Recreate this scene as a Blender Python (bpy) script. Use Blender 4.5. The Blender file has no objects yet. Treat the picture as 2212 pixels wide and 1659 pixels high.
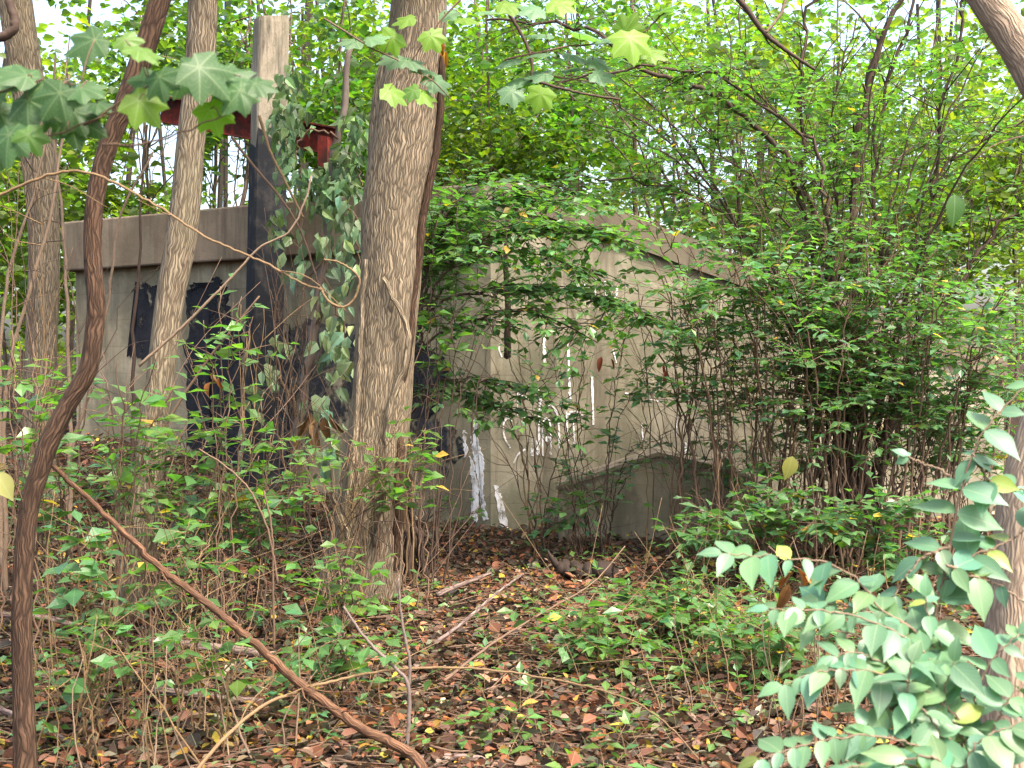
import bpy, math
import numpy as np

RNG = np.random.default_rng(7)
C = bpy.context.scene.collection
R = math.radians

# ----------------------------------------------------------------------------- camera maths
CAM = np.array([0.0, 0.0, 1.6])
F, CX, CY = 2670.0, 1106.0, 829.5          # the photograph measured in a 2212 x 1659 frame
PITCH = R(-1.06)


def ray(px, py):
    u = (px - CX) / F
    v = -(py - CY) / F
    return np.array([u, math.cos(PITCH) - v * math.sin(PITCH), math.sin(PITCH) + v * math.cos(PITCH)])


def at(px, py, Y):
    d = ray(px, py)
    return CAM + d * (Y / d[1])


def pts(lst, Y=None):
    """list of (px, py[, Y]) -> array of points"""
    return np.array([at(p[0], p[1], p[2] if len(p) > 2 else Y) for p in lst])


def pw(w, Y):
    return w / 2.0 / F * Y


def project(P):
    d = P - CAM
    c, s = math.cos(PITCH), math.sin(PITCH)
    fwd = d[:, 1] * c + d[:, 2] * s
    up = -d[:, 1] * s + d[:, 2] * c
    return CX + F * d[:, 0] / fwd, CY - F * up / fwd


def sstep(a, b, x):
    t = np.clip((x - a) / (b - a), 0, 1)
    return t * t * (3 - 2 * t)


def gz(x, y):
    x = np.asarray(x, float)
    y = np.asarray(y, float)
    s = sstep(5.0, 12.0, y)
    z = 0.06 * s + s * 0.185 * np.clip(-x - 0.8, 0, 3.6)
    z = z + 0.02 * np.clip(y - 14, 0, 30)
    z = z + 0.03 * np.sin(x * 1.7 + 0.6 * y) * np.cos(y * 1.3 - 0.4 * x) + 0.015 * np.sin(3.9 * x + 1.0) * np.sin(3.3 * y)
    return z


def gp(px, Y, dz=0.0):
    """point on the ground in picture column px at distance Y"""
    x = (px - CX) / F * Y
    return np.array([x, Y, float(gz(x, Y)) + dz])


# ----------------------------------------------------------------------------- mesh building
class MB:
    def __init__(self):
        self.v, self.f, self.uv, self.col = [], [], [], []
        self.n = 0

    def add(self, v, faces, uv=None, col=None):
        v = np.asarray(v, float)
        k = len(v)
        if k == 0:
            return
        self.v.append(v)
        for fa in faces:
            if len(fa):
                self.f.append(np.asarray(fa, np.int64) + self.n)
        self.uv.append(np.zeros((k, 2)) if uv is None else np.asarray(uv, float))
        if col is None:
            col = np.ones((k, 4))
        col = np.asarray(col, float)
        if col.ndim == 1:
            col = np.tile(col, (k, 1))
        if col.shape[1] == 3:
            col = np.hstack([col, np.ones((k, 1))])
        self.col.append(col)
        self.n += k

    def empty(self):
        return self.n == 0

    def build(self, name, mat, parent=None, smooth=True):
        v = np.vstack(self.v)
        if parent is not None:
            off = np.zeros(3)
            p = parent
            while p is not None:
                off += np.array(p.location)
                p = p.parent
            v = v - off
        me = bpy.data.meshes.new(name)
        tot = np.concatenate([np.full(len(f), f.shape[1]) for f in self.f])
        idx = np.concatenate([f.ravel() for f in self.f])
        me.vertices.add(len(v))
        me.vertices.foreach_set('co', v.ravel().astype(np.float32))
        me.loops.add(len(idx))
        me.loops.foreach_set('vertex_index', idx.astype(np.int32))
        me.polygons.add(len(tot))
        st = np.concatenate([[0], np.cumsum(tot)[:-1]])
        me.polygons.foreach_set('loop_start', st.astype(np.int32))
        me.polygons.foreach_set('loop_total', tot.astype(np.int32))
        me.polygons.foreach_set('use_smooth', np.full(len(tot), smooth, dtype=bool))
        uvl = me.uv_layers.new(name='uv')
        uvl.data.foreach_set('uv', np.vstack(self.uv)[idx].ravel().astype(np.float32))
        ca = me.color_attributes.new('tint', 'FLOAT_COLOR', 'POINT')
        ca.data.foreach_set('color', np.vstack(self.col).ravel().astype(np.float32))
        me.update(calc_edges=True)
        me.validate()
        o = bpy.data.objects.new(name, me)
        for m in (mat if isinstance(mat, (list, tuple)) else [mat]):
            me.materials.append(m)
        C.objects.link(o)
        if parent is not None:
            o.parent = parent
        return o


def tag(o, label=None, cat=None, group=None, kind=None):
    if label:
        o['label'] = label
    if cat:
        o['category'] = cat
    if group:
        o['group'] = group
    if kind:
        o['kind'] = kind
    return o


def thing(name, label, cat, loc, group=None):
    o = bpy.data.objects.new(name, None)
    o.empty_display_size = 0.1
    C.objects.link(o)
    o.location = [float(c) for c in loc]
    return tag(o, label, cat, group)


def nrm(a):
    a = np.asarray(a, float)
    return a / np.maximum(np.linalg.norm(a, axis=-1, keepdims=True), 1e-9)


def smooth_path(P, n):
    """Catmull-Rom resampling"""
    P = np.asarray(P, float)
    if len(P) == 2:
        t = np.linspace(0, 1, n)[:, None]
        return P[0] * (1 - t) + P[1] * t
    Q = np.vstack([2 * P[0] - P[1], P, 2 * P[-1] - P[-2]])
    L = np.concatenate([[0], np.cumsum(np.linalg.norm(np.diff(P, axis=0), axis=1))])
    s = np.linspace(0, L[-1], n)
    i = np.clip(np.searchsorted(L, s, side='right') - 1, 0, len(P) - 2)
    t = ((s - L[i]) / np.maximum(L[i + 1] - L[i], 1e-9))[:, None]
    p0, p1, p2, p3 = Q[i], Q[i + 1], Q[i + 2], Q[i + 3]
    return 0.5 * (2 * p1 + (p2 - p0) * t + (2 * p0 - 5 * p1 + 4 * p2 - p3) * t ** 2 + (3 * p1 - p0 - 3 * p2 + p3) * t ** 3)


def tube(mb, P, rad, seg=8, rough=0.0, col=None, lobes=None, rng=RNG):
    """P: resampled path, rad: radius per point"""
    P = np.asarray(P, float)
    n = len(P)
    rad = np.broadcast_to(np.asarray(rad, float), (n,)).copy()
    T = nrm(np.gradient(P, axis=0))
    ref = np.array([0.0, 1.0, 0.0]) if abs(T[0][1]) < 0.9 else np.array([1.0, 0.0, 0.0])
    U = np.empty_like(P)
    u = nrm(ref - T[0] * np.dot(ref, T[0]))
    for i in range(n):
        u = u - T[i] * np.dot(u, T[i])
        u = u / max(np.linalg.norm(u), 1e-9)
        U[i] = u
    V = np.cross(T, U)
    a = np.linspace(0, 2 * math.pi, seg + 1)
    rr = np.repeat(rad[:, None], seg + 1, axis=1)
    L = np.concatenate([[0], np.cumsum(np.linalg.norm(np.diff(P, axis=0), axis=1))])
    if rough > 0:
        ph = rng.uniform(0, 6.28, 8)
        w = np.zeros_like(rr)
        for k in range(1, 5):
            w += np.sin(k * a[None, :] + ph[k - 1] + L[:, None] * rng.uniform(0.6, 2.2) * (1 if k % 2 else -1)) / (k ** 0.6)
        w += 0.8 * np.sin(L[:, None] * 7.3 + ph[5]) * np.sin(a[None, :] + ph[6])
        rr = rr * (1 + rough * w)
    v = P[:, None, :] + rr[..., None] * (np.cos(a)[None, :, None] * U[:, None, :] + np.sin(a)[None, :, None] * V[:, None, :])
    uv = np.stack([np.broadcast_to(a[None, :] * rad.mean(), (n, seg + 1)), np.broadcast_to(L[:, None], (n, seg + 1))], axis=-1)
    i, j = np.meshgrid(np.arange(n - 1), np.arange(seg), indexing='ij')
    b = (i * (seg + 1) + j).ravel()
    q = np.stack([b, b + 1, b + seg + 2, b + seg + 1], axis=1)
    vv = v.reshape(-1, 3)
    base = len(vv)
    caps = np.vstack([P[0] - T[0] * rad[0] * 0.3, P[-1] + T[-1] * rad[-1] * 0.6])
    c0 = np.stack([np.full(seg, base), np.arange(seg) + 1, np.arange(seg)], axis=1)
    o = (n - 1) * (seg + 1)
    c1 = np.stack([np.full(seg, base + 1), o + np.arange(seg), o + np.arange(seg) + 1], axis=1)
    mb.add(np.vstack([vv, caps]), [q, np.vstack([c0, c1])], np.vstack([uv.reshape(-1, 2), [[0, 0], [0, L[-1]]]]), col)


def rpath(mb, P, r0, r1, seg=6, n=None, rough=0.0, wob=0.0, col=None, rng=RNG):
    P = np.asarray(P, float)
    if n is None:
        n = max(4, 4 * len(P))
    Q = smooth_path(P, n)
    if wob > 0:
        w = rng.normal(0, wob, (n, 3))
        w[0] = 0
        w[-1] = 0
        Q = Q + w
    t = np.linspace(0, 1, n)
    tube(mb, Q, r0 * (1 - t) + r1 * t, seg, rough, col, rng=rng)
    return Q


def box(mb, c, ax, ay, az, col=None):
    """oriented box: centre and three half-axis vectors"""
    c, ax, ay, az = (np.asarray(k, float) for k in (c, ax, ay, az))
    s = np.array([[-1, -1, -1], [1, -1, -1], [1, 1, -1], [-1, 1, -1], [-1, -1, 1], [1, -1, 1], [1, 1, 1], [-1, 1, 1]], float)
    v = c + s[:, :1] * ax + s[:, 1:2] * ay + s[:, 2:] * az
    mb.add(v, [[[0, 3, 2, 1], [4, 5, 6, 7], [0, 1, 5, 4], [1, 2, 6, 5], [2, 3, 7, 6], [3, 0, 4, 7]]], col=col)


def prism(mb, front, depth_vec, col=None):
    """closed outline (n,3) extruded along depth_vec; outline counter-clockwise seen from the front"""
    fr = np.asarray(front, float)
    n = len(fr)
    bk = fr + np.asarray(depth_vec, float)
    v = np.vstack([fr, bk])
    i = np.arange(n)
    sides = np.stack([i, i + n, (i + 1) % n + n, (i + 1) % n], axis=1)
    mb.add(v, [np.arange(n)[None, :], (np.arange(n)[::-1] + n)[None, :], sides], col=col)


# ----------------------------------------------------------------------------- leaves
def ovate(nseg=2, w=0.32, fold=0.08, curl=0.12, peak=0.42, tip=1.0):
    t = np.linspace(0, 1, nseg + 1)
    e = math.log(0.5) / math.log(peak)
    wid = w * np.sin(math.pi * t ** e) ** 0.85
    if tip > 1:
        wid = wid * np.where(t > 0.6, 1 - 0.55 * (t - 0.6) / 0.4, 1)
    v, uv = [], []
    for i in range(nseg + 1):
        z = -curl * t[i] ** 2
        for s in (-1, 0, 1):
            v.append((s * wid[i], t[i], z + (fold * abs(s) * wid[i] / w)))
            uv.append((0.5 + 0.5 * s * wid[i] / w, t[i]))
    f = []
    for i in range(nseg):
        for s in range(2):
            b = i * 3 + s
            f.append((b, b + 1, b + 4, b + 3))
    return np.array(v), [np.array(f)], np.array(uv)


def hexleaf(w=0.3, fold=0.07, curl=0.1):
    v = np.array([(0, 0, 0), (-w, .32, fold), (-w * .72, .7, fold * .6 - curl * .5), (0, 1, -curl), (w * .72, .7, fold * .6 - curl * .5), (w, .32, fold)])
    return v, [np.array([(0, 5, 4, 3), (0, 3, 2, 1)])], np.stack([0.5 + v[:, 0] / w / 2, v[:, 1]], axis=1)


def maple(droop=0.28):
    half = [(0, 1.0), (6, .90), (10, .89), (15, .78), (25, .66), (32, .72), (38, .78), (46, .95), (51, .86), (57, .86), (64, .72), (74, .60),
            (86, .66), (96, .76), (104, .66), (118, .52), (146, .40), (166, .26)]
    ang = [a for a, r in half] + [360 - a for a, r in half[:0:-1]]
    rad = [r for a, r in half] + [r for a, r in half[:0:-1]]
    ang = np.radians(np.array(ang))
    rad = np.array(rad)
    out = np.stack([np.sin(ang) * rad * 0.95, np.cos(ang) * rad + 0.0], axis=1)
    n = len(out)
    c = np.array([[0, 0.10]])
    rings = [c, c + (out - c) * 0.36, c + (out - c) * 0.7, out]
    xy = np.vstack(rings)
    r2 = (xy ** 2).sum(axis=1)
    a2 = np.arctan2(xy[:, 0], xy[:, 1])
    z = -droop * r2 + 0.05 * np.sqrt(r2) * np.cos(a2 * 7.4)
    v = np.hstack([xy, z[:, None]])
    i = np.arange(n)
    j = (i + 1) % n
    tri = np.stack([np.zeros(n, int), 1 + j, 1 + i], axis=1)
    q1 = np.stack([1 + i, 1 + j, 1 + n + j, 1 + n + i], axis=1)
    q2 = np.stack([1 + n + i, 1 + n + j, 1 + 2 * n + j, 1 + 2 * n + i], axis=1)
    return v, [tri, np.vstack([q1, q2])], np.stack([0.5 + 0.5 * xy[:, 0], xy[:, 1]], axis=1)


L_FAR = hexleaf(0.34)
L_MID = ovate(2, 0.30, 0.07, 0.14)
L_NEAR = ovate(8, 0.27, 0.08, 0.20, 0.40, 1.3)
L_HON = ovate(8, 0.27, 0.07, 0.24, 0.40, 1.4)
L_MAPLE = maple()
L_CURL = ovate(3, 0.30, 0.22, 0.35)
L_DEAD = ovate(4, 0.28, 0.30, 0.5)
L_LIT = ovate(3, 0.34, 0.20, -0.22, 0.45)


def leaves(mb, P, D, N, size, tmpl, col, wscale=1.0):
    v, faces, uv = tmpl
    P = np.asarray(P, float)
    n = len(P)
    if n == 0:
        return
    y = nrm(D)
    z = np.asarray(N, float)
    z = nrm(z - y * (z * y).sum(axis=1, keepdims=True))
    x = np.cross(y, z)
    s = np.broadcast_to(np.asarray(size, float), (n,))[:, None, None]
    ws = np.broadcast_to(np.asarray(wscale, float), (n,))[:, None, None]
    W = P[:, None, :] + s * (v[None, :, :1] * ws * x[:, None, :] + v[None, :, 1:2] * y[:, None, :] + v[None, :, 2:] * z[:, None, :])
    k = len(v)
    off = (np.arange(n) * k)[:, None, None]
    fs = [(f[None] + off).reshape(-1, f.shape[1]) for f in faces]
    c = np.repeat(np.asarray(col, float)[:, None, :], k, axis=1).reshape(-1, np.asarray(col).shape[1])
    mb.add(W.reshape(-1, 3), fs, np.tile(uv, (n, 1)), c)


def tint(n, base, var=0.22, hue=0.15, rng=RNG, odd=0.0, oddcol=(0.35, 0.22, 0.04)):
    base = np.asarray(base, float)
    b = np.exp(rng.normal(0, var, (n, 1)))
    h = rng.normal(0, hue, (n, 1))
    c = base * b * np.hstack([1 + h, 1 + 0.2 * h, 1 - h * 0.6])
    if odd > 0:
        m = rng.random(n) < odd
        c[m] = np.asarray(oddcol) * np.exp(rng.normal(0, 0.35, (m.sum(), 1)))
    return np.clip(c, 0.004, 0.9)


UP = np.array([0, 0, 1.0])


def twig(mbS, mbL, p0, d, length, leaf, spacing, base, tmpl=L_MID, r=0.004, droop=0.5, flat=0.32, up=1.0, seg=4, rng=RNG, odd=0.0, start=0.15,
         var=0.2, leafdroop=0.12, face=None):
    """one twig with opposite pairs of leaves"""
    k = max(4, int(length / 0.07))
    d = nrm(d)
    p = np.array(p0, float)
    Q = [p.copy()]
    ds = length / (k - 1)
    for i in range(k - 1):
        d = nrm(d + np.array([0, 0, -droop * ds]) + rng.normal(0, 0.06, 3))
        p = p + d * ds
        Q.append(p.copy())
    Q = np.array(Q)
    if mbS is not None:
        t = np.linspace(0, 1, k)
        tube(mbS, Q, r * (1 - 0.7 * t), seg, rng=rng)
    m = max(1, int(length * (1 - start) / spacing))
    tt = np.linspace(start, 0.97, m)
    tt = np.clip(tt + rng.normal(0, 0.02, m), 0.02, 0.98)
    f = tt * (k - 1)
    i0 = np.clip(f.astype(int), 0, k - 2)
    fr = (f - i0)[:, None]
    pos = Q[i0] * (1 - fr) + Q[i0 + 1] * fr
    dr = nrm(Q[i0 + 1] - Q[i0])
    side = nrm(np.cross(dr, UP) + 1e-6)
    P = np.vstack([pos, pos, Q[-1:]])
    sgn = np.concatenate([np.ones(m), -np.ones(m)])[:, None]
    D = np.vstack([dr, dr]) * rng.uniform(0.3, 0.8, (2 * m, 1)) + sgn * np.vstack([side, side]) + rng.normal(0, 0.2, (2 * m, 3)) - UP * leafdroop
    D = np.vstack([D, nrm(Q[-1] - Q[-2])[None]])
    fv = UP * up if face is None else np.asarray(face, float)
    N = fv + rng.normal(0, flat, (2 * m + 1, 3))
    sz = leaf * rng.uniform(0.65, 1.2, 2 * m + 1) * np.concatenate([1 - 0.35 * tt, 1 - 0.35 * tt, [0.75]])
    keep = rng.random(2 * m + 1) > 0.06
    leaves(mbL, P[keep], D[keep], N[keep], sz[keep], tmpl, tint(keep.sum(), base, var, rng=rng, odd=odd), rng.uniform(0.85, 1.2, keep.sum()))
    return Q


def grow(mbS, mbL, P, r0, r1, ntw, tlen, leaf, spacing, base, t0=0.35, t1=1.0, elev=(0.0, 0.7), tmpl=L_MID, seg=6, rough=0.05, wob=0.01, rng=RNG,
         droop=0.6, flat=0.32, odd=0.0, subs=0, tr=0.004, leafdroop=0.12, outward=None, face=None, bare=0):
    """a stem along P that carries twigs with leaves"""
    n = max(8, 5 * len(P))
    Q = rpath(mbS, P, r0, r1, seg, n, rough, wob, rng=rng)
    for tt in rng.uniform(t0, t1, ntw):
        i = min(int(tt * (n - 1)), n - 2)
        a = rng.uniform(0, 2 * math.pi)
        e = rng.uniform(*elev)
        d = np.array([math.cos(a) * math.cos(e), math.sin(a) * math.cos(e), math.sin(e)])
        if outward is not None:
            d = d + np.asarray(outward)
        d = d + 0.5 * nrm(Q[i + 1] - Q[i])
        L = tlen * rng.uniform(0.55, 1.25)
        q = twig(mbS, mbL, Q[i], d, L, leaf, spacing, base, tmpl, tr, droop, flat, rng=rng, odd=odd, leafdroop=leafdroop, face=face)
        for s in range(subs):
            j = rng.integers(1, len(q) - 1)
            dd = nrm(q[j + 1] - q[j]) + rng.normal(0, 0.6, 3) * np.array([1, 1, 0.4])
            twig(mbS, mbL, q[j], dd, L * 0.5, leaf * 0.9, spacing, base, tmpl, tr * 0.6, droop, flat, rng=rng, odd=odd, leafdroop=leafdroop, face=face)
    for k in range(bare):
        i = rng.integers(2, n - 2)
        d = nrm(nrm(Q[i + 1] - Q[i]) * 0.9 + rng.normal(0, 0.55, 3) + [0, 0, .3])
        L = rng.uniform(0.2, 0.9)
        rpath(mbS, [Q[i], Q[i] + d * L * .5, Q[i] + d * L + rng.normal(0, .07, 3)], max(0.002, r1 * .7), 0.0012, 4, 8, rng=rng)
    return Q


def arch(a, b, h=0.3, side=0.0, n=6, rng=RNG):
    """an arching path from a to b that rises first and bends over"""
    a, b = np.asarray(a, float), np.asarray(b, float)
    t = np.linspace(0, 1, n)[:, None]
    c = a + (b - a) * np.array([0.28, 0.28, 0.75]) + np.array([side, 0, h])
    return (1 - t) ** 2 * a + 2 * t * (1 - t) * c + t ** 2 * b


# ----------------------------------------------------------------------------- materials
def new_mat(name):
    m = bpy.data.materials.new(name)
    m.use_nodes = True
    nt = m.node_tree
    for n in list(nt.nodes):
        nt.nodes.remove(n)
    return m, nt


class NT:
    def __init__(self, nt):
        self.nt = nt

    def node(self, t, **kw):
        n = self.nt.nodes.new(t)
        for k, v in kw.items():
            setattr(n, k, v)
        return n

    def link(self, a, b):
        self.nt.links.new(a, b)

    def mixc(self, fac, a, b, blend='MIX'):
        n = self.node('ShaderNodeMix', data_type='RGBA', blend_type=blend)
        for sock, val in ((n.inputs[0], fac), (n.inputs[6], a), (n.inputs[7], b)):
            if hasattr(val, 'node'):
                self.link(val, sock)
            elif isinstance(val, (tuple, list)):
                sock.default_value = tuple(val) + ((1,) if len(val) == 3 else ())
            else:
                sock.default_value = val
        return n.outputs[2]

    def math(self, op, a, b=0.0, clamp=False):
        n = self.node('ShaderNodeMath', operation=op, use_clamp=clamp)
        for sock, val in zip(n.inputs, (a, b)):
            if hasattr(val, 'node'):
                self.link(val, sock)
            else:
                sock.default_value = val
        return n.outputs[0]

    def ramp(self, fac, stops):
        n = self.node('ShaderNodeValToRGB')
        el = n.color_ramp.elements
        while len(el) < len(stops):
            el.new(0.5)
        for e, (p, c) in zip(el, stops):
            e.position = p
            e.color = tuple(c) + (1,) if len(c) == 3 else c
        self.link(fac, n.inputs[0])
        return n.outputs[0]

    def noise(self, vec, scale, detail=4, rough=0.6, dist=0.0):
        n = self.node('ShaderNodeTexNoise')
        n.inputs['Scale'].default_value = scale
        n.inputs['Detail'].default_value = detail
        n.inputs['Roughness'].default_value = rough
        n.inputs['Distortion'].default_value = dist
        if vec is not None:
            self.link(vec, n.inputs['Vector'])
        return n.outputs['Fac']

    def mapping(self, vec, scale=(1, 1, 1), loc=(0, 0, 0)):
        n = self.node('ShaderNodeMapping')
        n.inputs['Scale'].default_value = scale
        n.inputs['Location'].default_value = loc
        self.link(vec, n.inputs['Vector'])
        return n.outputs[0]

    def bump(self, h, strength=0.5, dist=0.02):
        n = self.node('ShaderNodeBump')
        n.inputs['Strength'].default_value = strength
        n.inputs['Distance'].default_value = dist
        self.link(h, n.inputs['Height'])
        return n.outputs[0]

    def principled(self, color, rough=0.7, normal=None, spec=0.3):
        b = self.node('ShaderNodeBsdfPrincipled')
        for k, v in (('Base Color', color), ('Roughness', rough), ('Specular IOR Level', spec)):
            if hasattr(v, 'node'):
                self.link(v, b.inputs[k])
            else:
                b.inputs[k].default_value = tuple(v) + (1,) if isinstance(v, tuple) else v
        if normal is not None:
            self.link(normal, b.inputs['Normal'])
        return b

    def out(self, sh):
        o = self.node('ShaderNodeOutputMaterial')
        self.link(sh, o.inputs[0])


def leaf_mat(name, transl=0.42, rough=0.42, spec=0.45, tcol=(1.7, 1.9, 0.55), veins=0.25, radial=False):
    m, nt = new_mat(name)
    g = NT(nt)
    a = g.node('ShaderNodeAttribute', attribute_name='tint')
    uv = g.node('ShaderNodeUVMap', uv_map='uv')
    sep = g.node('ShaderNodeSeparateXYZ')
    g.link(uv.outputs[0], sep.inputs[0])
    au = g.math('ABSOLUTE', g.math('SUBTRACT', sep.outputs[0], 0.5))
    mid = g.math('LESS_THAN', au, 0.022)
    sv = g.math('SUBTRACT', g.math('MULTIPLY', sep.outputs[1], 7.0), g.math('MULTIPLY', au, 6.0))
    sv = g.math('LESS_THAN', g.math('FRACT', sv), 0.09)
    if radial:
        xx = g.math('MULTIPLY', g.math('SUBTRACT', sep.outputs[0], 0.5), 2.0)
        rr = g.math('POWER', g.math('ADD', g.math('MULTIPLY', xx, xx), g.math('MULTIPLY', sep.outputs[1], sep.outputs[1])), 0.5)
        an = g.math('MULTIPLY', g.math('ARCTAN2', xx, sep.outputs[1]), 3.75)
        mid = g.math('LESS_THAN', g.math('MULTIPLY', g.math('ABSOLUTE', g.math('SINE', an)), rr), 0.05)
        sv = g.math('LESS_THAN', g.math('FRACT', g.math('ADD', g.math('MULTIPLY', rr, 7.0), g.math('MULTIPLY', g.math('ABSOLUTE', g.math('SINE', an)), -1.5))), 0.12)
    v = g.math('MULTIPLY', g.math('MAXIMUM', mid, g.math('MULTIPLY', sv, 0.5)), veins)
    geo = g.node('ShaderNodeNewGeometry')
    tc = g.node('ShaderNodeTexCoord')
    mott = g.noise(tc.outputs['Object'], 26.0, 3)
    col = g.mixc(g.math('MULTIPLY', mott, 0.35), a.outputs['Color'], (0.5, 0.5, 0.5), 'MULTIPLY')
    col = g.mixc(v, col, (0.35, 0.42, 0.22))
    back = g.mixc(0.35, col, (0.22, 0.27, 0.16))
    colf = g.mixc(geo.outputs['Backfacing'], col, back)
    p = g.principled(colf, rough, None, spec)
    t = g.node('ShaderNodeBsdfTranslucent')
    tc2 = g.mixc(1.0, col, tcol, 'MULTIPLY')
    g.link(tc2, t.inputs[0])
    mx = g.node('ShaderNodeMixShader')
    mx.inputs[0].default_value = transl
    g.link(p.outputs[0], mx.inputs[1])
    g.link(t.outputs[0], mx.inputs[2])
    g.out(mx.outputs[0])
    return m


def bark_mat(name, light, dark, su=26.0, sv=5.0, depth=0.012, patch=None, bump=0.9):
    m, nt = new_mat(name)
    g = NT(nt)
    uv = g.node('ShaderNodeUVMap', uv_map='uv')
    tc = g.node('ShaderNodeTexCoord')
    wv = g.node('ShaderNodeTexNoise')
    wv.inputs['Scale'].default_value = 9
    g.link(uv.outputs[0], wv.inputs['Vector'])
    add = g.node('ShaderNodeVectorMath', operation='MULTIPLY_ADD')
    add.inputs[1].default_value = (0.05, 0.10, 0)
    g.link(wv.outputs['Color'], add.inputs[0])
    g.link(uv.outputs[0], add.inputs[2])
    mp = g.mapping(add.outputs[0], (su, sv, 1))
    vo = g.node('ShaderNodeTexVoronoi', feature='DISTANCE_TO_EDGE')
    vo.inputs['Scale'].default_value = 1
    g.link(mp, vo.inputs['Vector'])
    ridge = g.math('MULTIPLY', vo.outputs['Distance'], 2.6, True)
    fine = g.noise(g.mapping(uv.outputs[0], (su * 3, sv * 2.5, 1)), 1.0, 5)
    h = g.math('ADD', g.math('MULTIPLY', ridge, 0.75), g.math('MULTIPLY', fine, 0.35))
    big = g.noise(tc.outputs['Object'], 2.2, 4)
    c = g.ramp(h, [(0.10, dark), (0.42, light), (0.95, tuple(min(1, k * 1.25) for k in light))])
    c = g.mixc(g.ramp(big, [(0.35, (0, 0, 0)), (0.7, (1, 1, 1))]), c, tuple(k * 0.62 for k in light), 'MIX') if patch is None else \
        g.mixc(g.math('MULTIPLY', g.ramp(big, [(0.42, (0, 0, 0)), (0.62, (1, 1, 1))]), 0.55), c, patch)
    c = g.mixc(g.math('MULTIPLY', g.math('POWER', g.math('SUBTRACT', 1.0, ridge), 3.0), 0.75), c, dark)
    p = g.principled(c, 0.9, g.bump(h, bump, depth), 0.15)
    g.out(p.outputs[0])
    return m


def twig_mat(name, col, var=0.35):
    m, nt = new_mat(name)
    g = NT(nt)
    tc = g.node('ShaderNodeTexCoord')
    n1 = g.noise(tc.outputs['Object'], 14, 4)
    n2 = g.noise(tc.outputs['Object'], 90, 3)
    c = g.mixc(n1, tuple(k * (1 - var) for k in col), tuple(min(1, k * (1 + var)) for k in col))
    p = g.principled(c, 0.8, g.bump(n2, 0.4, 0.002), 0.2)
    g.out(p.outputs[0])
    return m


def concrete_mat(name, a, b, dark, streak=0.5, seams=True, moss=0.25, sts=3.2):
    m, nt = new_mat(name)
    g = NT(nt)
    tc = g.node('ShaderNodeTexCoord')
    ob = tc.outputs['Object']
    n1 = g.noise(ob, 1.1, 6, 0.65)
    n2 = g.noise(ob, 7.0, 5, 0.7)
    n3 = g.noise(ob, 60.0, 4, 0.7)
    st = g.noise(g.mapping(ob, (sts, sts, sts * 0.09)), 1.0, 5, 0.7, 0.3)
    c = g.mixc(g.ramp(n1, [(0.40, (0, 0, 0)), (0.60, (1, 1, 1))]), a, b)
    c = g.mixc(g.math('MULTIPLY', n2, 0.35), c, tuple(k * 0.6 for k in a))
    c = g.mixc(g.math('MULTIPLY', g.ramp(st, [(0.46, (0, 0, 0)), (0.64, (1, 1, 1))]), streak), c, dark)
    c = g.mixc(g.math('MULTIPLY', g.ramp(g.noise(g.mapping(ob, (1, 1, 1), (5, 3, 1)), 1.9, 6, 0.7), [(0.50, (0, 0, 0)), (0.66, (1, 1, 1))]), moss), c, (0.085, 0.095, 0.055))
    n4 = g.noise(g.mapping(ob, (1, 1, 0.7), (9, 2, 4)), 1.5, 8, 0.72, 0.6)
    c = g.mixc(g.math('MULTIPLY', g.ramp(n4, [(0.47, (0, 0, 0)), (0.60, (1, 1, 1))]), 0.6), c, (0.115, 0.105, 0.075))
    h = g.math('ADD', g.math('MULTIPLY', n3, 0.35), g.math('MULTIPLY', n2, 0.6))
    if seams:
        sp = g.node('ShaderNodeSeparateXYZ')
        g.link(ob, sp.inputs[0])
        zz = g.math('ADD', sp.outputs[2], g.math('MULTIPLY', n1, 0.02))
        fr = g.math('FRACT', g.math('MULTIPLY', zz, 3.4))
        sm = g.math('LESS_THAN', fr, 0.035)
        c = g.mixc(g.math('MULTIPLY', g.math('MULTIPLY', sm, n2), 0.5), c, dark)
        h = g.math('SUBTRACT', h, g.math('MULTIPLY', sm, 0.4))
    pit = g.node('ShaderNodeTexVoronoi')
    pit.inputs['Scale'].default_value = 22
    g.link(ob, pit.inputs['Vector'])
    pm = g.math('LESS_THAN', pit.outputs['Distance'], 0.13)
    c = g.mixc(g.math('MULTIPLY', pm, 0.45), c, dark)
    h = g.math('SUBTRACT', h, g.math('MULTIPLY', pm, 0.5))
    p = g.principled(c, 0.92, g.bump(h, 0.6, 0.012), 0.15)
    g.out(p.outputs[0])
    return m


def paint_mat(name, col, col2, scale=9.0, lo=0.45, hi=0.75, holes=None):
    m, nt = new_mat(name)
    g = NT(nt)
    tc = g.node('ShaderNodeTexCoord')
    n1 = g.noise(tc.outputs['Object'], scale, 6, 0.7)
    n2 = g.noise(g.mapping(tc.outputs['Object'], (14, 14, 1.2)), 1.0, 4)
    f = g.ramp(g.math('ADD', g.math('MULTIPLY', n1, 0.7), g.math('MULTIPLY', n2, 0.3)), [(lo, (0, 0, 0)), (hi, (1, 1, 1))])
    c = g.mixc(f, col, col2)
    p = g.principled(c, 0.88, g.bump(n1, 0.5, 0.008), 0.12)
    if holes:
        n3 = g.noise(g.mapping(tc.outputs['Object'], (1, 1, .6), (3, 7, 2)), holes[2], 7, 0.75)
        tr = g.node('ShaderNodeBsdfTransparent')
        mx = g.node('ShaderNodeMixShader')
        g.link(g.ramp(n3, [(holes[0], (0, 0, 0)), (holes[1], (1, 1, 1))]), mx.inputs[0])
        g.link(tr.outputs[0], mx.inputs[1])
        g.link(p.outputs[0], mx.inputs[2])
        g.out(mx.outputs[0])
        return m
    g.out(p.outputs[0])
    return m


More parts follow.
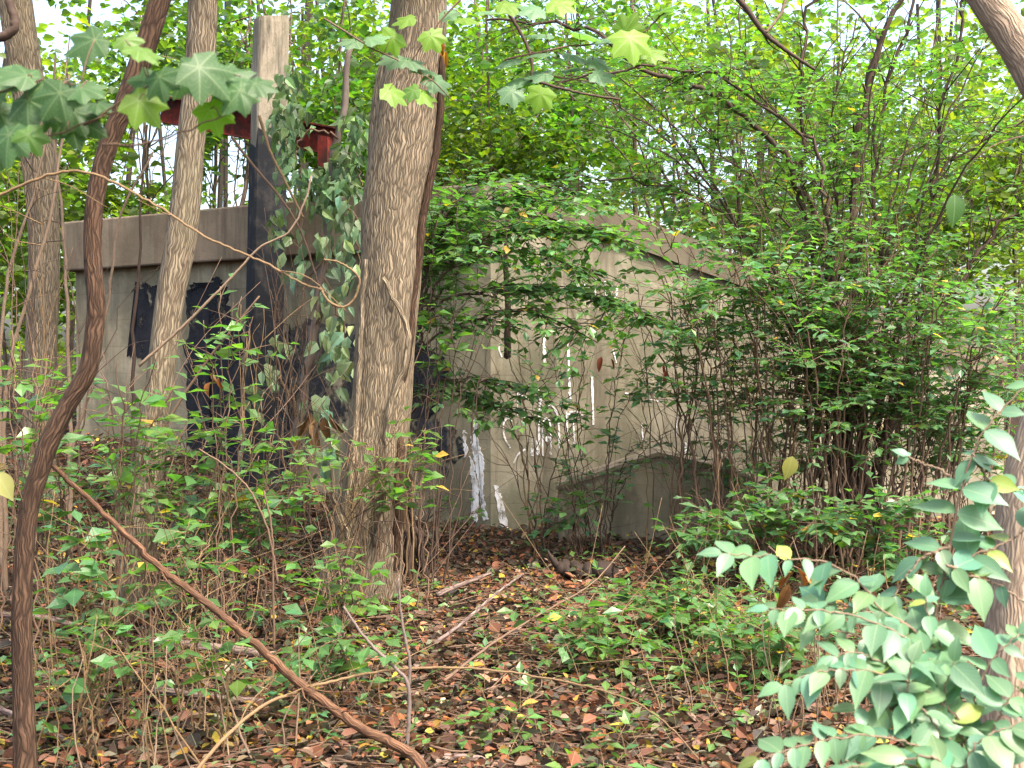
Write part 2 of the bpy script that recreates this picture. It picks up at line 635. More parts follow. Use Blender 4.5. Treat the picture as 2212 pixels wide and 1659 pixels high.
def soil_mat():
    m, nt = new_mat('forest_soil')
    g = NT(nt)
    tc = g.node('ShaderNodeTexCoord')
    n1 = g.noise(tc.outputs['Object'], 3.0, 6, 0.7)
    n2 = g.noise(tc.outputs['Object'], 38.0, 5, 0.75)
    c = g.ramp(g.math('ADD', g.math('MULTIPLY', n1, 0.4), g.math('MULTIPLY', n2, 0.6)),
               [(0.3, (0.008, 0.006, 0.005)), (0.5, (0.028, 0.016, 0.011)), (0.64, (0.065, 0.036, 0.024)), (0.8, (0.12, 0.07, 0.045))])
    p = g.principled(c, 0.95, g.bump(n2, 1.0, 0.04), 0.1)
    g.out(p.outputs[0])
    return m


M = dict(
    leaf=leaf_mat('shrub_leaf', 0.42, 0.38, 0.5, (1.6, 2.0, 0.5), 0.18),
    far=leaf_mat('backlit_leaf', 0.58, 0.45, 0.4, (1.95, 2.0, 0.45), 0.0),
    maple=leaf_mat('maple_leaf', 0.42, 0.5, 0.32, (1.6, 2.0, 0.5), 0.22, True),
    hon=leaf_mat('honeysuckle_leaf', 0.30, 0.42, 0.5, (1.4, 1.7, 0.7), 0.25),
    wilt=leaf_mat('wilted_leaf', 0.35, 0.5, 0.4, (1.3, 1.3, 0.8), 0.3),
    litter=leaf_mat('dead_leaf', 0.15, 0.6, 0.3, (1.3, 1.0, 0.6), 0.2),
    bark=bark_mat('furrowed_bark', (0.245, 0.19, 0.128), (0.058, 0.044, 0.030), 66, 7, 0.012, (0.19, 0.15, 0.10)),
    greybark=bark_mat('grey_bark', (0.22, 0.175, 0.12), (0.06, 0.044, 0.03), 64, 6, 0.010, (0.155, 0.14, 0.09)),
    darkbark=bark_mat('dark_bark', (0.082, 0.048, 0.030), (0.022, 0.013, 0.009), 80, 8, 0.008, (0.058, 0.036, 0.025)),
    tanbark=bark_mat('tan_bark', (0.32, 0.245, 0.175), (0.19, 0.135, 0.095), 70, 10, 0.006, (0.26, 0.20, 0.145)),
    farbark=bark_mat('sapling_bark', (0.17, 0.125, 0.095), (0.06, 0.042, 0.032), 30, 6, 0.006),
    twig=twig_mat('brown_twig', (0.115, 0.072, 0.048)),
    darktwig=twig_mat('dark_twig', (0.058, 0.038, 0.028)),
    cane=twig_mat('tan_cane', (0.15, 0.096, 0.05), 0.4),
    palecane=twig_mat('pale_cane', (0.17, 0.118, 0.08), 0.4),
    redtwig=bark_mat('reddish_branch', (0.125, 0.066, 0.038), (0.05, 0.026, 0.016), 110, 9, 0.004, (0.085, 0.05, 0.034)),
    greyvine=twig_mat('grey_vine_stem', (0.13, 0.10, 0.085), 0.3),
    log=bark_mat('fallen_log_bark', (0.20, 0.145, 0.125), (0.05, 0.032, 0.028), 40, 8, 0.006),
    rot=twig_mat('rotten_wood', (0.03, 0.02, 0.016), 0.5),
    concrete=concrete_mat('weathered_concrete', (0.225, 0.19, 0.125), (0.36, 0.315, 0.225), (0.085, 0.07, 0.05), 0.7, True, 0.6),
    wing=concrete_mat('weathered_wing_concrete', (0.225, 0.195, 0.137), (0.37, 0.325, 0.245), (0.095, 0.08, 0.058), 0.8, True, 0.5),
    beam=concrete_mat('stained_beam_concrete', (0.115, 0.086, 0.060), (0.215, 0.165, 0.118), (0.045, 0.034, 0.027), 0.85, False, 0.25),
    coping=concrete_mat('stained_coping_concrete', (0.12, 0.095, 0.07), (0.19, 0.15, 0.11), (0.06, 0.047, 0.037), 0.7, False, 0.35),
    gable=concrete_mat('mossy_concrete', (0.30, 0.25, 0.175), (0.40, 0.335, 0.245), (0.10, 0.085, 0.07), 0.6, False, 0.35),
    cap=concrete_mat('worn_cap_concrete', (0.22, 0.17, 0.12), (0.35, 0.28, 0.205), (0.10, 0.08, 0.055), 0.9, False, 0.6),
    post=concrete_mat('pale_post_concrete', (0.27, 0.225, 0.17), (0.36, 0.305, 0.24), (0.05, 0.042, 0.036), 0.9, False, 0.6, 11.0),
    black=paint_mat('black_paint', (0.016, 0.017, 0.022), (0.06, 0.057, 0.055), 5.0, 0.52, 0.85, (0.36, 0.46, 4.5)),
    coat=paint_mat('post_black_paint', (0.018, 0.019, 0.023), (0.085, 0.075, 0.065), 6.0, 0.50, 0.75),
    blackworn=paint_mat('worn_black_paint', (0.030, 0.032, 0.040), (0.15, 0.135, 0.11), 6.0, 0.50, 0.62, (0.42, 0.54, 5.0)),
    white=paint_mat('white_paint', (0.72, 0.70, 0.72), (0.46, 0.40, 0.33), 13.0, 0.48, 0.62, (0.38, 0.50, 12.0)),
    rust=paint_mat('rusty_red_steel', (0.15, 0.020, 0.014), (0.035, 0.014, 0.012), 9.0, 0.38, 0.58),
    soil=soil_mat(),
)

# ----------------------------------------------------------------------------- ground
def axis(lo, hi, fine, far, grow=1.35):
    a = list(np.arange(lo, hi + 1e-6, fine))
    s = fine
    while a[-1] < far:
        s *= grow
        a.append(a[-1] + s)
    s = fine
    b = []
    x = lo
    while x > -far:
        s *= grow
        x -= s
        b.append(x)
    return np.array(b[::-1] + a)


xs = axis(-8.0, 8.0, 0.14, 400.0)
ys = axis(2.0, 15.0, 0.14, 400.0)
gx, gy = np.meshgrid(xs, ys, indexing='ij')
gzv = gz(gx, gy) + RNG.normal(0, 0.008, gx.shape) * (np.abs(gx) < 9)
nx, ny = gx.shape
ii, jj = np.meshgrid(np.arange(nx - 1), np.arange(ny - 1), indexing='ij')
b = (ii * ny + jj).ravel()
mb = MB()
mb.add(np.stack([gx.ravel(), gy.ravel(), gzv.ravel()], axis=1), [np.stack([b, b + ny, b + ny + 1, b + 1], axis=1)])
tag(mb.build('ground', M['soil']), 'dark leaf strewn forest floor rising gently to the concrete wall', kind='structure')

# ----------------------------------------------------------------------------- concrete wall with its beam
W0 = np.array([(165 - CX) / F * 14.0, 14.0, 0])
W1 = np.array([(1060 - CX) / F * 11.3, 11.3, 0])
W2 = np.array([(2170 - CX) / F * 12.3, 12.3, 0])


class Plane:
    def __init__(self, a, b):
        self.a, self.b = a, b
        self.d = nrm(b - a)
        self.n = np.array([self.d[1], -self.d[0], 0])       # towards the camera
        if self.n[1] > 0:
            self.n = -self.n
        self.len = np.linalg.norm(b - a)

    def hit(self, px, py, out=0.0):
        d = ray(px, py)
        o = self.a + self.n * out
        t = np.dot(o - CAM, self.n) / np.dot(d, self.n)
        return CAM + d * t

    def sz(self, s, z, out=0.0):
        p = self.a + self.d * s + self.n * out
        return np.array([p[0], p[1], z])


WL, WR = Plane(W0, W1), Plane(W1, W2)
TOPL, TOPR = 3.16, 3.21
BEAM_H = 0.55

wall = thing('concrete_wall', 'long weathered concrete wall with heavy top beam, black paint and white graffiti', 'wall', (W1[0], W1[1], 0.0))
mb = MB()
prism(mb, [WL.sz(0, -0.4), WL.sz(WL.len, -0.4), WL.sz(WL.len, TOPR - 0.06), WL.sz(0, TOPL - 0.06)], -WL.n * 0.5)
mb.build('front_face', M['concrete'], wall, False)
mb = MB()
OV = 0.14
prism(mb, [WL.sz(-0.05, TOPL - BEAM_H, OV), WL.sz(WL.len + 0.02, TOPR - BEAM_H, OV), WL.sz(WL.len + 0.02, TOPR, OV), WL.sz(-0.05, TOPL, OV)], -WL.n * 0.74)
bo = mb.build('top_beam', M['beam'], wall, False)
bv = bo.modifiers.new('soft', 'BEVEL')
bv.width = 0.02
bv.segments = 2
# wing wall: outline in its own plane
top = [WR.hit(1062, 398), WR.hit(1172, 405), WR.hit(1300, 450), WR.hit(1560, 545), WR.hit(1860, 655), WR.hit(2170, 770)]
ol = [WR.sz(0.0, -0.4), WR.sz(WR.len, -0.4)] + top[::-1]
ol[-1] = WR.sz(0.0, top[0][2])
mb = MB()
prism(mb, ol, -WR.n * 0.45)
mb.build('wing_face', M['wing'], wall, False)
lo = [p - np.array([0, 0, 0.26]) for p in top]
lo[0] = WR.sz(0.03, lo[0][2])
tp = [p + np.array([0, 0, 0.02]) for p in top]
tp[0] = WR.sz(0.03, tp[0][2])
mb = MB()
prism(mb, [p + WR.n * 0.05 for p in lo] + [p + WR.n * 0.05 for p in tp[::-1]], -WR.n * 0.56)
bo = mb.build('coping', M['coping'], wall, False)


def ragged(pl, poly, out, amp=4.0, n=12, rng=RNG):
    """outline given in picture units, roughened, laid on the wall plane"""
    P = np.array(poly, float)
    o = []
    for i in range(len(P)):
        a, c = P[i], P[(i + 1) % len(P)]
        for t in np.linspace(0, 1, n, endpoint=False):
            o.append(a + (c - a) * t + (rng.normal(0, amp, 2) if t > 0 else 0))
    o = np.array(o)
    area = np.sum(o[:, 0] * np.roll(o[:, 1], -1) - np.roll(o[:, 0], -1) * o[:, 1])
    if area > 0:
        o = o[::-1]
    return np.array([pl.hit(x, y, out) for x, y in o])


def patch(pl, poly, mat, name, amp=4.0, th=0.004):
    mb = MB()
    prism(mb, ragged(pl, poly, th, amp), -pl.n * (th - 0.001))
    return mb.build(name, mat, wall, False)


patch(WL, [(296, 610), (302, 625), (312, 612), (330, 618), (350, 606), (352, 700), (345, 790), (300, 775), (276, 770), (290, 700)], M['black'], 'black_wall_patch', 3)
patch(WL, [(400, 640), (420, 610), (445, 622), (465, 598), (490, 620), (500, 690), (520, 700), (524, 800), (520, 1010), (470, 1012), (410, 1004), (402, 850)], M['black'], 'black_wall_patch', 4)
patch(WL, [(610, 720), (650, 690), (760, 700), (790, 760), (770, 900), (700, 930), (640, 1010), (600, 1080), (570, 1060), (590, 860)], M['blackworn'], 'black_wall_patch', 6)
patch(WL, [(870, 760), (905, 742), (940, 755), (962, 790), (968, 830), (950, 880), (925, 905), (880, 905), (860, 880)], M['black'], 'black_wall_patch', 4)
patch(WL, [(880, 912), (935, 905), (985, 930), (1000, 970), (985, 1005), (930, 975), (885, 985)], M['blackworn'], 'black_wall_patch', 5)
patch(WR, [(1180, 1105), (1205, 1085), (1225, 1110), (1240, 1165), (1190, 1170)], M['blackworn'], 'black_wall_patch', 3)  # small ragged dark patch low on the wing wall, left of the block


def stroke(pl, line, w, mat, name='painted_stroke', amp=0.6, out=0.006):
    """a brush stroke of width w (picture units) along a line, as a thin ribbon on the wall"""
    P = np.array(line, float)
    n = max(8, 6 * len(P))
    Q = smooth_path(np.hstack([P, np.zeros((len(P), 1))]), n)[:, :2]
    T = nrm(np.gradient(Q, axis=0))
    N = np.stack([-T[:, 1], T[:, 0]], axis=1)
    ww = w / 2 * (1 + RNG.normal(0, 0.18, n))
    a = Q + N * ww[:, None] + RNG.normal(0, amp, (n, 2)) * 0.5
    c = Q - N * ww[:, None] + RNG.normal(0, amp, (n, 2)) * 0.5
    v = np.array([pl.hit(x, y, out) for x, y in a] + [pl.hit(x, y, out) for x, y in c])
    v2 = v - pl.n * (out - 0.001)
    i = np.arange(n - 1)
    q = np.stack([i, i + 1, i + n + 1, i + n], axis=1)
    m2 = 2 * n
    sides = np.vstack([np.stack([i, i + m2, i + 1 + m2, i + 1], axis=1), np.stack([i + n, i + n + 1, i + n + 1 + m2, i + n + m2], axis=1)])
    mb = MB()
    mb.add(np.vstack([v, v2]), [q, sides])
    return mb.build(name, mat, wall, False)


def zz(l):      # strokes measured in an enlarged view of the photograph
    return [((1100 + x * 0.3919) * 0.9217, (600 + y * 0.3919) * 0.9217) for x, y in l]


GR = [
    ([(645, 168), (644, 245)], 11), ([(690, 160), (690, 240)], 10), ([(755, 138), (752, 255)], 13),
    ([(812, 150), (818, 225), (850, 268), (878, 235), (884, 178)], 13), ([(540, 190), (545, 240)], 8),
    ([(185, 525), (178, 560), (196, 605)], 9), ([(446, 465), (448, 560), (452, 640)], 20), ([(590, 525), (594, 640), (598, 760), (606, 862)], 14),
    ([(733, 715), (738, 860), (742, 1010)], 14), ([(290, 800), (288, 960)], 9), ([(330, 900), (332, 1020)], 9),
    ([(355, 772), (400, 792), (430, 830), (420, 900), (418, 1000), (415, 1190)], 15),
    ([(285, 810), (320, 838), (355, 848)], 13),
    ([(418, 945), (445, 905), (485, 893), (522, 935), (535, 1010), (540, 1165)], 13),
    ([(440, 1195), (438, 1070), (444, 990), (468, 968), (486, 1020), (488, 1190)], 11),
    ([(580, 930), (585, 1010), (592, 1105)], 11), ([(585, 950), (606, 948), (622, 1000), (630, 1125)], 12),
    ([(600, 932), (640, 930), (682, 955)], 11),
    ([(255, 990), (235, 968), (210, 990), (203, 1040), (218, 1100), (245, 1150)], 12),
    ([(335, 1155), (290, 1190), (265, 1240)], 11), ([(380, 1090), (375, 1195)], 22), ([(405, 1100), (408, 1190)], 11),
    ([(470, 1080), (466, 1110)], 26), ([(1030, 1000), (1040, 1100)], 11), ([(1295, 1115), (1294, 1195)], 15), ([(1240, 960), (1236, 1080)], 12),
    ([(930, 820), (1060, 830)], 10), ([(1060, 850), (1130, 868)], 12), ([(860, 560), (880, 640)], 8), ([(130, 780), (190, 770)], 9),
]
for l, w in GR:
    stroke(WR, zz(l), w * 0.30, M['white'])
# white paint runs near the corner
for poly in ([(1022, 905), (1028, 905), (1034, 960), (1046, 1000), (1042, 1060), (1055, 1120), (1044, 1125), (1036, 1060), (1026, 1005), (1018, 960)],
             [(1012, 985), (1022, 1000), (1034, 1060), (1030, 1128), (1016, 1120), (1022, 1060)],
             [(1000, 930), (1006, 935), (1010, 985), (1003, 985)]):
    patch(WL, poly, M['white'], 'white_paint_run', 1.6, 0.006)
for poly in ([(1066, 1050), (1074, 1048), (1088, 1090), (1098, 1140), (1080, 1135)],):
    patch(WR, poly, M['white'], 'white_paint_run', 1.6, 0.006)
# small black letters low on the front face
stroke(WL, [(884, 1020), (868, 1022), (862, 1042), (872, 1062), (890, 1056)], 7, M['blackworn'], 'painted_letter')
stroke(WL, [(862, 1098), (880, 1096)], 8, M['blackworn'], 'painted_letter')
stroke(WL, [(948, 1010), (966, 1014), (960, 1030)], 9, M['blackworn'], 'painted_letter')

# ----------------------------------------------------------------------------- low gabled block before the wing wall
GY = 10.5
gb = thing('concrete_gable', 'low concrete block with a shallow gabled top before the wing wall', 'concrete block', gp(1420, GY))
front = pts([(1205, 1230), (1205, 1052), (1300, 1020), (1420, 982), (1540, 1010), (1625, 1040), (1625, 1230)], GY)
front = front[::-1] if False else front
mb = MB()
prism(mb, front[::-1], np.array([0.05, 0.55, 0]))
o = mb.build('block', M['gable'], gb, False)
bv = o.modifiers.new('soft', 'BEVEL'); bv.width = 0.025; bv.segments = 2
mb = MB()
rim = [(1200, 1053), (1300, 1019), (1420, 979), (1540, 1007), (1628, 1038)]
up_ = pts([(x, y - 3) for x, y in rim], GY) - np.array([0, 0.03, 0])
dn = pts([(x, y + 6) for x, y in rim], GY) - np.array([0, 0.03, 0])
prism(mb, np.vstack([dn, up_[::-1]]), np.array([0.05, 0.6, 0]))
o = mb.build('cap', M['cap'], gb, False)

# ----------------------------------------------------------------------------- post
PB, PT = gp(560, 12.05, -0.3), at(586, 38, 12.05)
post = thing('concrete_post', 'tall square concrete post painted black below its pale top', 'post', gp(560, 12.05))
ang = R(24)
ex, ey = np.array([math.cos(ang), math.sin(ang), 0]), np.array([-math.sin(ang), math.cos(ang), 0])
hw = 0.145


def post_ring(t, h, top_slope=0.0):
    c = PB + (PT - PB) * t
    ch = 0.02
    rg = []
    for sx, sy in ((-1, -1), (1, -1), (1, 1), (-1, 1)):
        for k in ((0, 1), (1, 0)) if sx * sy > 0 else ((1, 0), (0, 1)):
            q = c + ex * sx * (h - ch * k[0]) + ey * sy * (h - ch * k[1])
            q = q + np.array([0, 0, top_slope * (sx * 0.5 + sy * 0.5)])
            rg.append(q)
    return np.array(rg)


def loft(mb, rings):
    k = len(rings[0])
    v = np.vstack(rings)
    f = []
    for r in range(len(rings) - 1):
        for i in range(k):
            f.append((r * k + i, r * k + (i + 1) % k, (r + 1) * k + (i + 1) % k, (r + 1) * k + i))
    mb.add(v, [np.array(f), np.arange(k)[::-1][None], (np.arange(k) + (len(rings) - 1) * k)[None]])


mb = MB()
loft(mb, [post_ring(t, hw + 0.004 * math.sin(9 * t), 0) for t in np.linspace(0, 0.985, 14)] + [post_ring(1.0, hw * 0.97, 0.03)])
mb.build('shaft', M['post'], post, False)
mb = MB()
rings = [post_ring(t, hw + 0.010, 0) for t in np.linspace(0.02, 0.735, 8)]
e = post_ring(0.745, hw + 0.008, 0)
e[:, 2] += RNG.normal(0, 0.06, len(e))
loft(mb, rings + [e])
mb.build('black_coat', M['coat'], post, False)
# ----------------------------------------------------------------------------- red steel beam beyond the post
A, Bq = at(350, 236, 13.6), at(724, 306, 12.7)
sb = thing('steel_beam', 'rusty red steel beam crossing above the wall behind the black post', 'steel beam', A)
ax = (Bq - A) / 2
sd = nrm(np.cross(ax, UP))
upv = nrm(np.cross(sd, ax))
mid = (A + Bq) / 2
mb = MB(); box(mb, mid, ax, sd * 0.008, upv * 0.125); mb.build('web', M['rust'], sb, False)
for s in (1, -1):
    mb = MB(); box(mb, mid + upv * s * 0.134, ax * 1.001, sd * 0.09, upv * 0.0085); mb.build('flange', M['rust'], sb, False)
for t in (-0.45, 0.12, 0.55):
    mb = MB(); box(mb, mid + ax * t + sd * 0.045, nrm(ax) * 0.006, sd * 0.036, upv * 0.123); mb.build('stiffener', M['rust'], sb, False)
mb = MB(); box(mb, at(708, 330, 12.74), nrm(ax) * 0.06, sd * 0.10, UP * 0.16); mb.build('end_plate', M['rust'], sb, False)
# a strut that carries the beam from behind
mb = MB(); box(mb, np.array([Bq[0] - 0.06, Bq[1] + 0.15, (Bq[2] - 0.15) / 2]), np.array([0.05, 0, 0]), np.array([0, 0.05, 0]), np.array([0, 0, (Bq[2] - 0.15) / 2])); mb.build('strut', M['rust'], sb, False)
mb = MB(); A2 = at(412, 250, A[1])
mb = MB(); box(mb, np.array([A2[0], A[1] + 0.15, (A[2] - 0.15) / 2]), np.array([0.05, 0, 0]), np.array([0, 0.05, 0]), np.array([0, 0, (A[2] - 0.15) / 2])); mb.build('strut', M['rust'], sb, False)


# ----------------------------------------------------------------------------- big trees
def crown_cloud(mbL, mbS, centre, rad, nl, leaf, base, start, nb=14, tmpl=L_FAR, rng=RNG, flat=0.5, keep=None):
    """limbs out of `start` into an ellipsoid, leaf clusters along them"""
    per = max(1, nl // (nb * 9))
    Ps = []
    for b_ in range(nb):
        d = nrm(rng.normal(0, 1, 3))
        end = np.asarray(centre) + d * np.asarray(rad) * rng.uniform(0.6, 1.0)
        st = start(rng.uniform(0.05, 1.0)) if callable(start) else np.asarray(start)
        pa = arch(st, end, rng.uniform(0.0, 0.4), 0, 5)
        if mbS is not None:
            q = rpath(mbS, pa, 0.011, 0.003, 5, 9, 0.05, 0.03, rng=rng)
        else:
            q = smooth_path(pa, 9)
        cl = q[rng.integers(3, 9, 9)] + rng.normal(0, 0.28, (9, 3)) * np.array([1, 1, 0.6])
        Ps.append((cl[:, None, :] + rng.normal(0, 1, (9, per, 3)) * np.array([0.26, 0.26, 0.14])).reshape(-1, 3))
    P = np.vstack(Ps)
    if keep is not None:
        P = P[keep(P)]
    n = len(P)
    a = rng.uniform(0, 2 * math.pi, n)
    D = np.stack([np.cos(a), np.sin(a), rng.normal(-0.25, 0.3, n)], axis=1)
    N = UP + rng.normal(0, flat, (n, 3))
    leaves(mbL, P, D, N, leaf * rng.uniform(0.6, 1.25, n), tmpl, tint(n, base, 0.25, 0.18, rng), rng.uniform(0.8, 1.2, n))


G_FAR = (0.115, 0.20, 0.030)
G_MID = (0.072, 0.158, 0.042)
G_SHR = (0.070, 0.158, 0.056)
G_LIT = (0.080, 0.168, 0.036)
G_HON = (0.105, 0.215, 0.115)


def trunk_tree(name, label, line, Y, widths, mat, seg=28, rough=0.035, crown=None, extra=(), flare=1.25, group=None):
    P = pts(line, Y)
    base = P[-1]
    gnd = np.array([base[0], base[1], float(gz(base[0], base[1]))])
    t = thing(name, label, 'tree', gnd, group)
    P = P[::-1]
    w = np.array(widths[::-1], float)
    P = np.vstack([gnd - [0, 0, 0.12], P]) if P[0][2] > gnd[2] + 0.05 else P
    if len(w) < len(P):
        w = np.concatenate([[w[0] * flare], w])
    n = 64
    Q = smooth_path(P, n)
    L = np.concatenate([[0], np.cumsum(np.linalg.norm(np.diff(P, axis=0), axis=1))])
    rr = np.interp(np.linspace(0, L[-1], n), L, w) / 2 / F * Y
    mb = MB()
    tube(mb, Q, rr, seg, rough)
    for e, ew, eY in extra:
        rpath(mb, pts(e, eY), pw(ew[0], eY), pw(ew[1], eY), 16, 30, 0.04)
    mb.build('trunk', mat, t)
    if crown:  # unseen crown above the view, added for the shade it casts
        mbL, mbS = MB(), MB()
        top_ = Q[-1]
        rpath(mbS, [top_, top_ + np.array([0, 0, 1.0]), top_ + np.array([0.1, 0.1, 2.6])], rr[-1], 0.03, 8, 10, 0.04)
        crown_cloud(mbL, mbS, top_ + np.array(crown.get('off', (0, 0, 2.6))), crown['rad'], crown['n'], crown.get('leaf', 0.15), G_FAR,
                    lambda u: top_ + np.array([0.1 * u, 0.1 * u, 2.4 * u]), 16)
        mbS.build('limbs', mat, t)
        mbL.build('crown', M['far'], t, False)
    return t


trunk_tree('maple_tree', 'thick furrowed tree trunk at centre left, vines on its side',
           [(912, -160), (908, 0), (902, 100), (885, 230), (868, 350), (850, 480), (842, 620), (828, 800), (814, 950), (797, 1100), (776, 1290)], 8.1,
           [100, 108, 120, 142, 146, 138, 132, 128, 130, 140, 185], M['bark'], 40, 0.035,
           dict(rad=(3.0, 3.0, 1.8), n=3200, off=(0, 0, 2.8)),
           extra=[([(838, 520), (826, 330), (836, 190), (862, 70), (872, -60)], (74, 44), 8.13)])
trunk_tree('ash_tree', 'slim grey trunk leaning slightly between dark sapling and black post',
           [(442, -120), (438, 0), (430, 150), (411, 300), (403, 400), (388, 520), (366, 650), (347, 800), (330, 950), (310, 1100), (293, 1250), (281, 1380)], 7.3,
           [58, 62, 64, 60, 64, 68, 62, 60, 62, 66, 70, 78], M['greybark'], 28, 0.04, dict(rad=(2.2, 2.2, 1.5), n=1500, off=(-0.2, 0.2, 2.4)))
trunk_tree('dark_sapling', 'crooked dark brown sapling with a sharp kink, at far left front',
           [(372, -90), (345, 0), (302, 130), (266, 230), (228, 330), (203, 440), (198, 560), (206, 660), (196, 770), (186, 808), (150, 868), (112, 940), (80, 1030), (58, 1120),
            (48, 1300), (50, 1500), (57, 1700)], 4.6,
           [40, 42, 44, 42, 38, 38, 38, 38, 40, 40, 38, 42, 42, 42, 44, 46, 54], M['darkbark'], 20, 0.06)
trunk_tree('background_tree', 'pinkish brown trunk at the left edge behind the dark sapling',
           [(20, -120), (38, 40), (62, 200), (84, 380), (95, 520), (93, 700), (88, 860), (84, 1010)], 10.0,
           [70, 70, 68, 66, 64, 66, 68, 76], M['bark'], 22, 0.05, dict(rad=(2.4, 2.0, 1.5), n=1500))
trunk_tree('leaning_tree', 'pale tan trunk leaning in at the right edge of view',
           [(1990, -230), (2062, -110), (2132, 0), (2212, 128), (2290, 290), (2330, 520), (2290, 800), (2215, 1080), (2196, 1300), (2185, 1500), (2190, 1760)], 4.0,
           [62, 68, 74, 80, 86, 92, 98, 108, 118, 130, 160], M['tanbark'], 24, 0.04)

# ----------------------------------------------------------------------------- trees behind the wall
GAPS = [(350, 300, 75, 95, .97), (500, 370, 60, 85, .96), (650, 390, 50, 50, .95), (280, 380, 50, 40, .7), (1450, 310, 80, 50, .9), (1500, 385, 90, 60, .9), (1590, 340, 60, 40, .8), (1750, 330, 50, 40, .7), (1850, 440, 70, 30, .6), (2000, 200, 60, 40, .5), (1300, 60, 50, 40, .5), (700, 120, 60, 50, .6), (150, 60, 60, 50, .6), (1400, 440, 60, 45, .6),
        (1290, 395, 45, 40, .6), (1690, 235, 70, 30, .7), (1880, 70, 30, 25, .6), (240, 10, 60, 40, .7), (430, 420, 90, 40, .6), (1640, 320, 60, 40, .6),
        (1860, 120, 120, 60, .4), (600, 60, 90, 60, .4)]


def thin(P):
    px, py = project(P)
    k = np.ones(len(P), bool)
    for cx, cy, rx, ry, pr in GAPS:
        inside = ((px - cx) / rx) ** 2 + ((py - cy) / ry) ** 2 < 1
        k &= ~(inside & (RNG.random(len(P)) < pr))
    return k


BG = [  # px at base, px at top, Y, trunk width px, crown centre z, label
    (20, -10, 17, 12, 3.6, 'leafy sapling at the far left beyond the end of the wall'),
    (150, 170, 15.5, 10, 3.2, 'pale thin sapling just past the left end of the wall'),
    (250, 300, 19, 14, 4.6, 'leafy young tree behind the wall, left of the slim grey trunk'),
    (330, 340, 16, 7, 4.8, 'thin pale stem rising behind the wall left of the grey trunk'),
    (440, 470, 21, 16, 5.4, 'pinkish young trunk seen between grey trunk and black post'),
    (470, 545, 15.0, 17, 5.2, 'dark trunk leaning right behind the wall beside the black post'),
    (640, 620, 18, 12, 5.2, 'leafy young tree behind the wall right of the black post'),
    (735, 760, 15.5, 14, 4.6, 'bushy young tree behind the wall against the thick trunk'),
    (960, 940, 17, 18, 5.0, 'young tree just right of the thick trunk behind the wall'),
    (1018, 1025, 19, 26, 5.0, 'wider pale trunk behind the wall right of the thick trunk'),
    (1059, 1050, 16, 14, 4.6, 'dark slim trunk behind the wall above its corner'),
    (1130, 1150, 22, 14, 5.4, 'young tree behind the flat top of the wing wall'),
    (1240, 1205, 16.5, 13, 5.0, 'dark slim trunk behind the start of the sloping coping'),
    (1300, 1330, 24, 16, 5.6, 'distant young tree behind the sloping coping'),
    (1369, 1360, 18, 20, 5.2, 'pale trunk beside the bright sky gap over the coping'),
    (1480, 1540, 20, 12, 5.4, 'leafy young tree right of the bright sky gap'),
    (1590, 1600, 15.5, 9, 4.2, 'thin sapling behind the lower end of the coping'),
    (1680, 1640, 22, 16, 5.4, 'young tree behind the arching dark limbs'),
    (1780, 1800, 17, 12, 4.6, 'leafy sapling behind the many stemmed shrub'),
    (1900, 1880, 24, 18, 5.6, 'distant young tree behind the tall dark stems'),
    (1985, 2010, 16, 12, 4.2, 'bushy sapling behind the right part of the shrub'),
    (2080, 2060, 20, 16, 5.0, 'leafy young tree left of the pale leaning trunk'),
    (2160, 2200, 15, 12, 3.6, 'low bushy sapling at the right edge beyond the wall'),
    (2260, 2230, 18, 14, 4.6, 'leafy young tree at the far right behind the leaning trunk'),
    (560, 590, 26, 18, 6.2, 'distant tree whose leaves show above the black post'),
    (860, 820, 23, 16, 5.8, 'distant leafy tree behind the top of the thick trunk'),
    (90, 60, 23, 16, 5.6, 'distant leafy tree at the upper left corner'),
]
for i, (p0, p1, Y, w, cz, lab) in enumerate(BG):
    rg = np.random.default_rng(100 + i)
    b0 = gp(p0, Y)
    h = cz + 2.4
    t1 = np.array([(p1 - CX) / F * Y, Y + rg.normal(0, 0.3), h])
    t = thing('young_tree', lab, 'tree', b0, 'young trees behind the concrete wall')
    mbS, mbL = MB(), MB()
    md = (b0 + t1) / 2 + np.array([rg.normal(0, 0.12), rg.normal(0, 0.1), 0])
    Q = rpath(mbS, [b0 - [0, 0, .1], b0 * .7 + t1 * .3 + rg.normal(0, .05, 3), md, t1], pw(w, Y) * 0.85, pw(w, Y) * 0.25, 8, 18, 0.06, 0.015, rng=rg)
    mbS.build('trunk', M['farbark'], t)
    mbS = MB()
    tb = np.array(G_FAR) * rg.uniform(0.5, 1.1) * np.array([rg.uniform(0.7, 1.15), 1, rg.uniform(0.8, 1.6)])
    lsz = rg.uniform(0.085, 0.145)
    n = int(2900 * (0.118 / lsz) ** 0.9 * (1.3 if Y > 20 else 1.0))
    crown_cloud(mbL, mbS, np.array([t1[0] * .6 + b0[0] * .4, Y, cz]), np.array([1.7, 1.4, 1.95]) * (1 + 0.03 * (Y - 15)), n, lsz * (1 + 0.02 * (Y - 15)), tb,
                lambda u: Q[int((0.35 + 0.63 * u) * (len(Q) - 1))], 18, L_FAR, rg, 0.55, thin)
    mbS.build('limbs', M['farbark'], t)
    mbL.build('crown', M['far'], t, False)

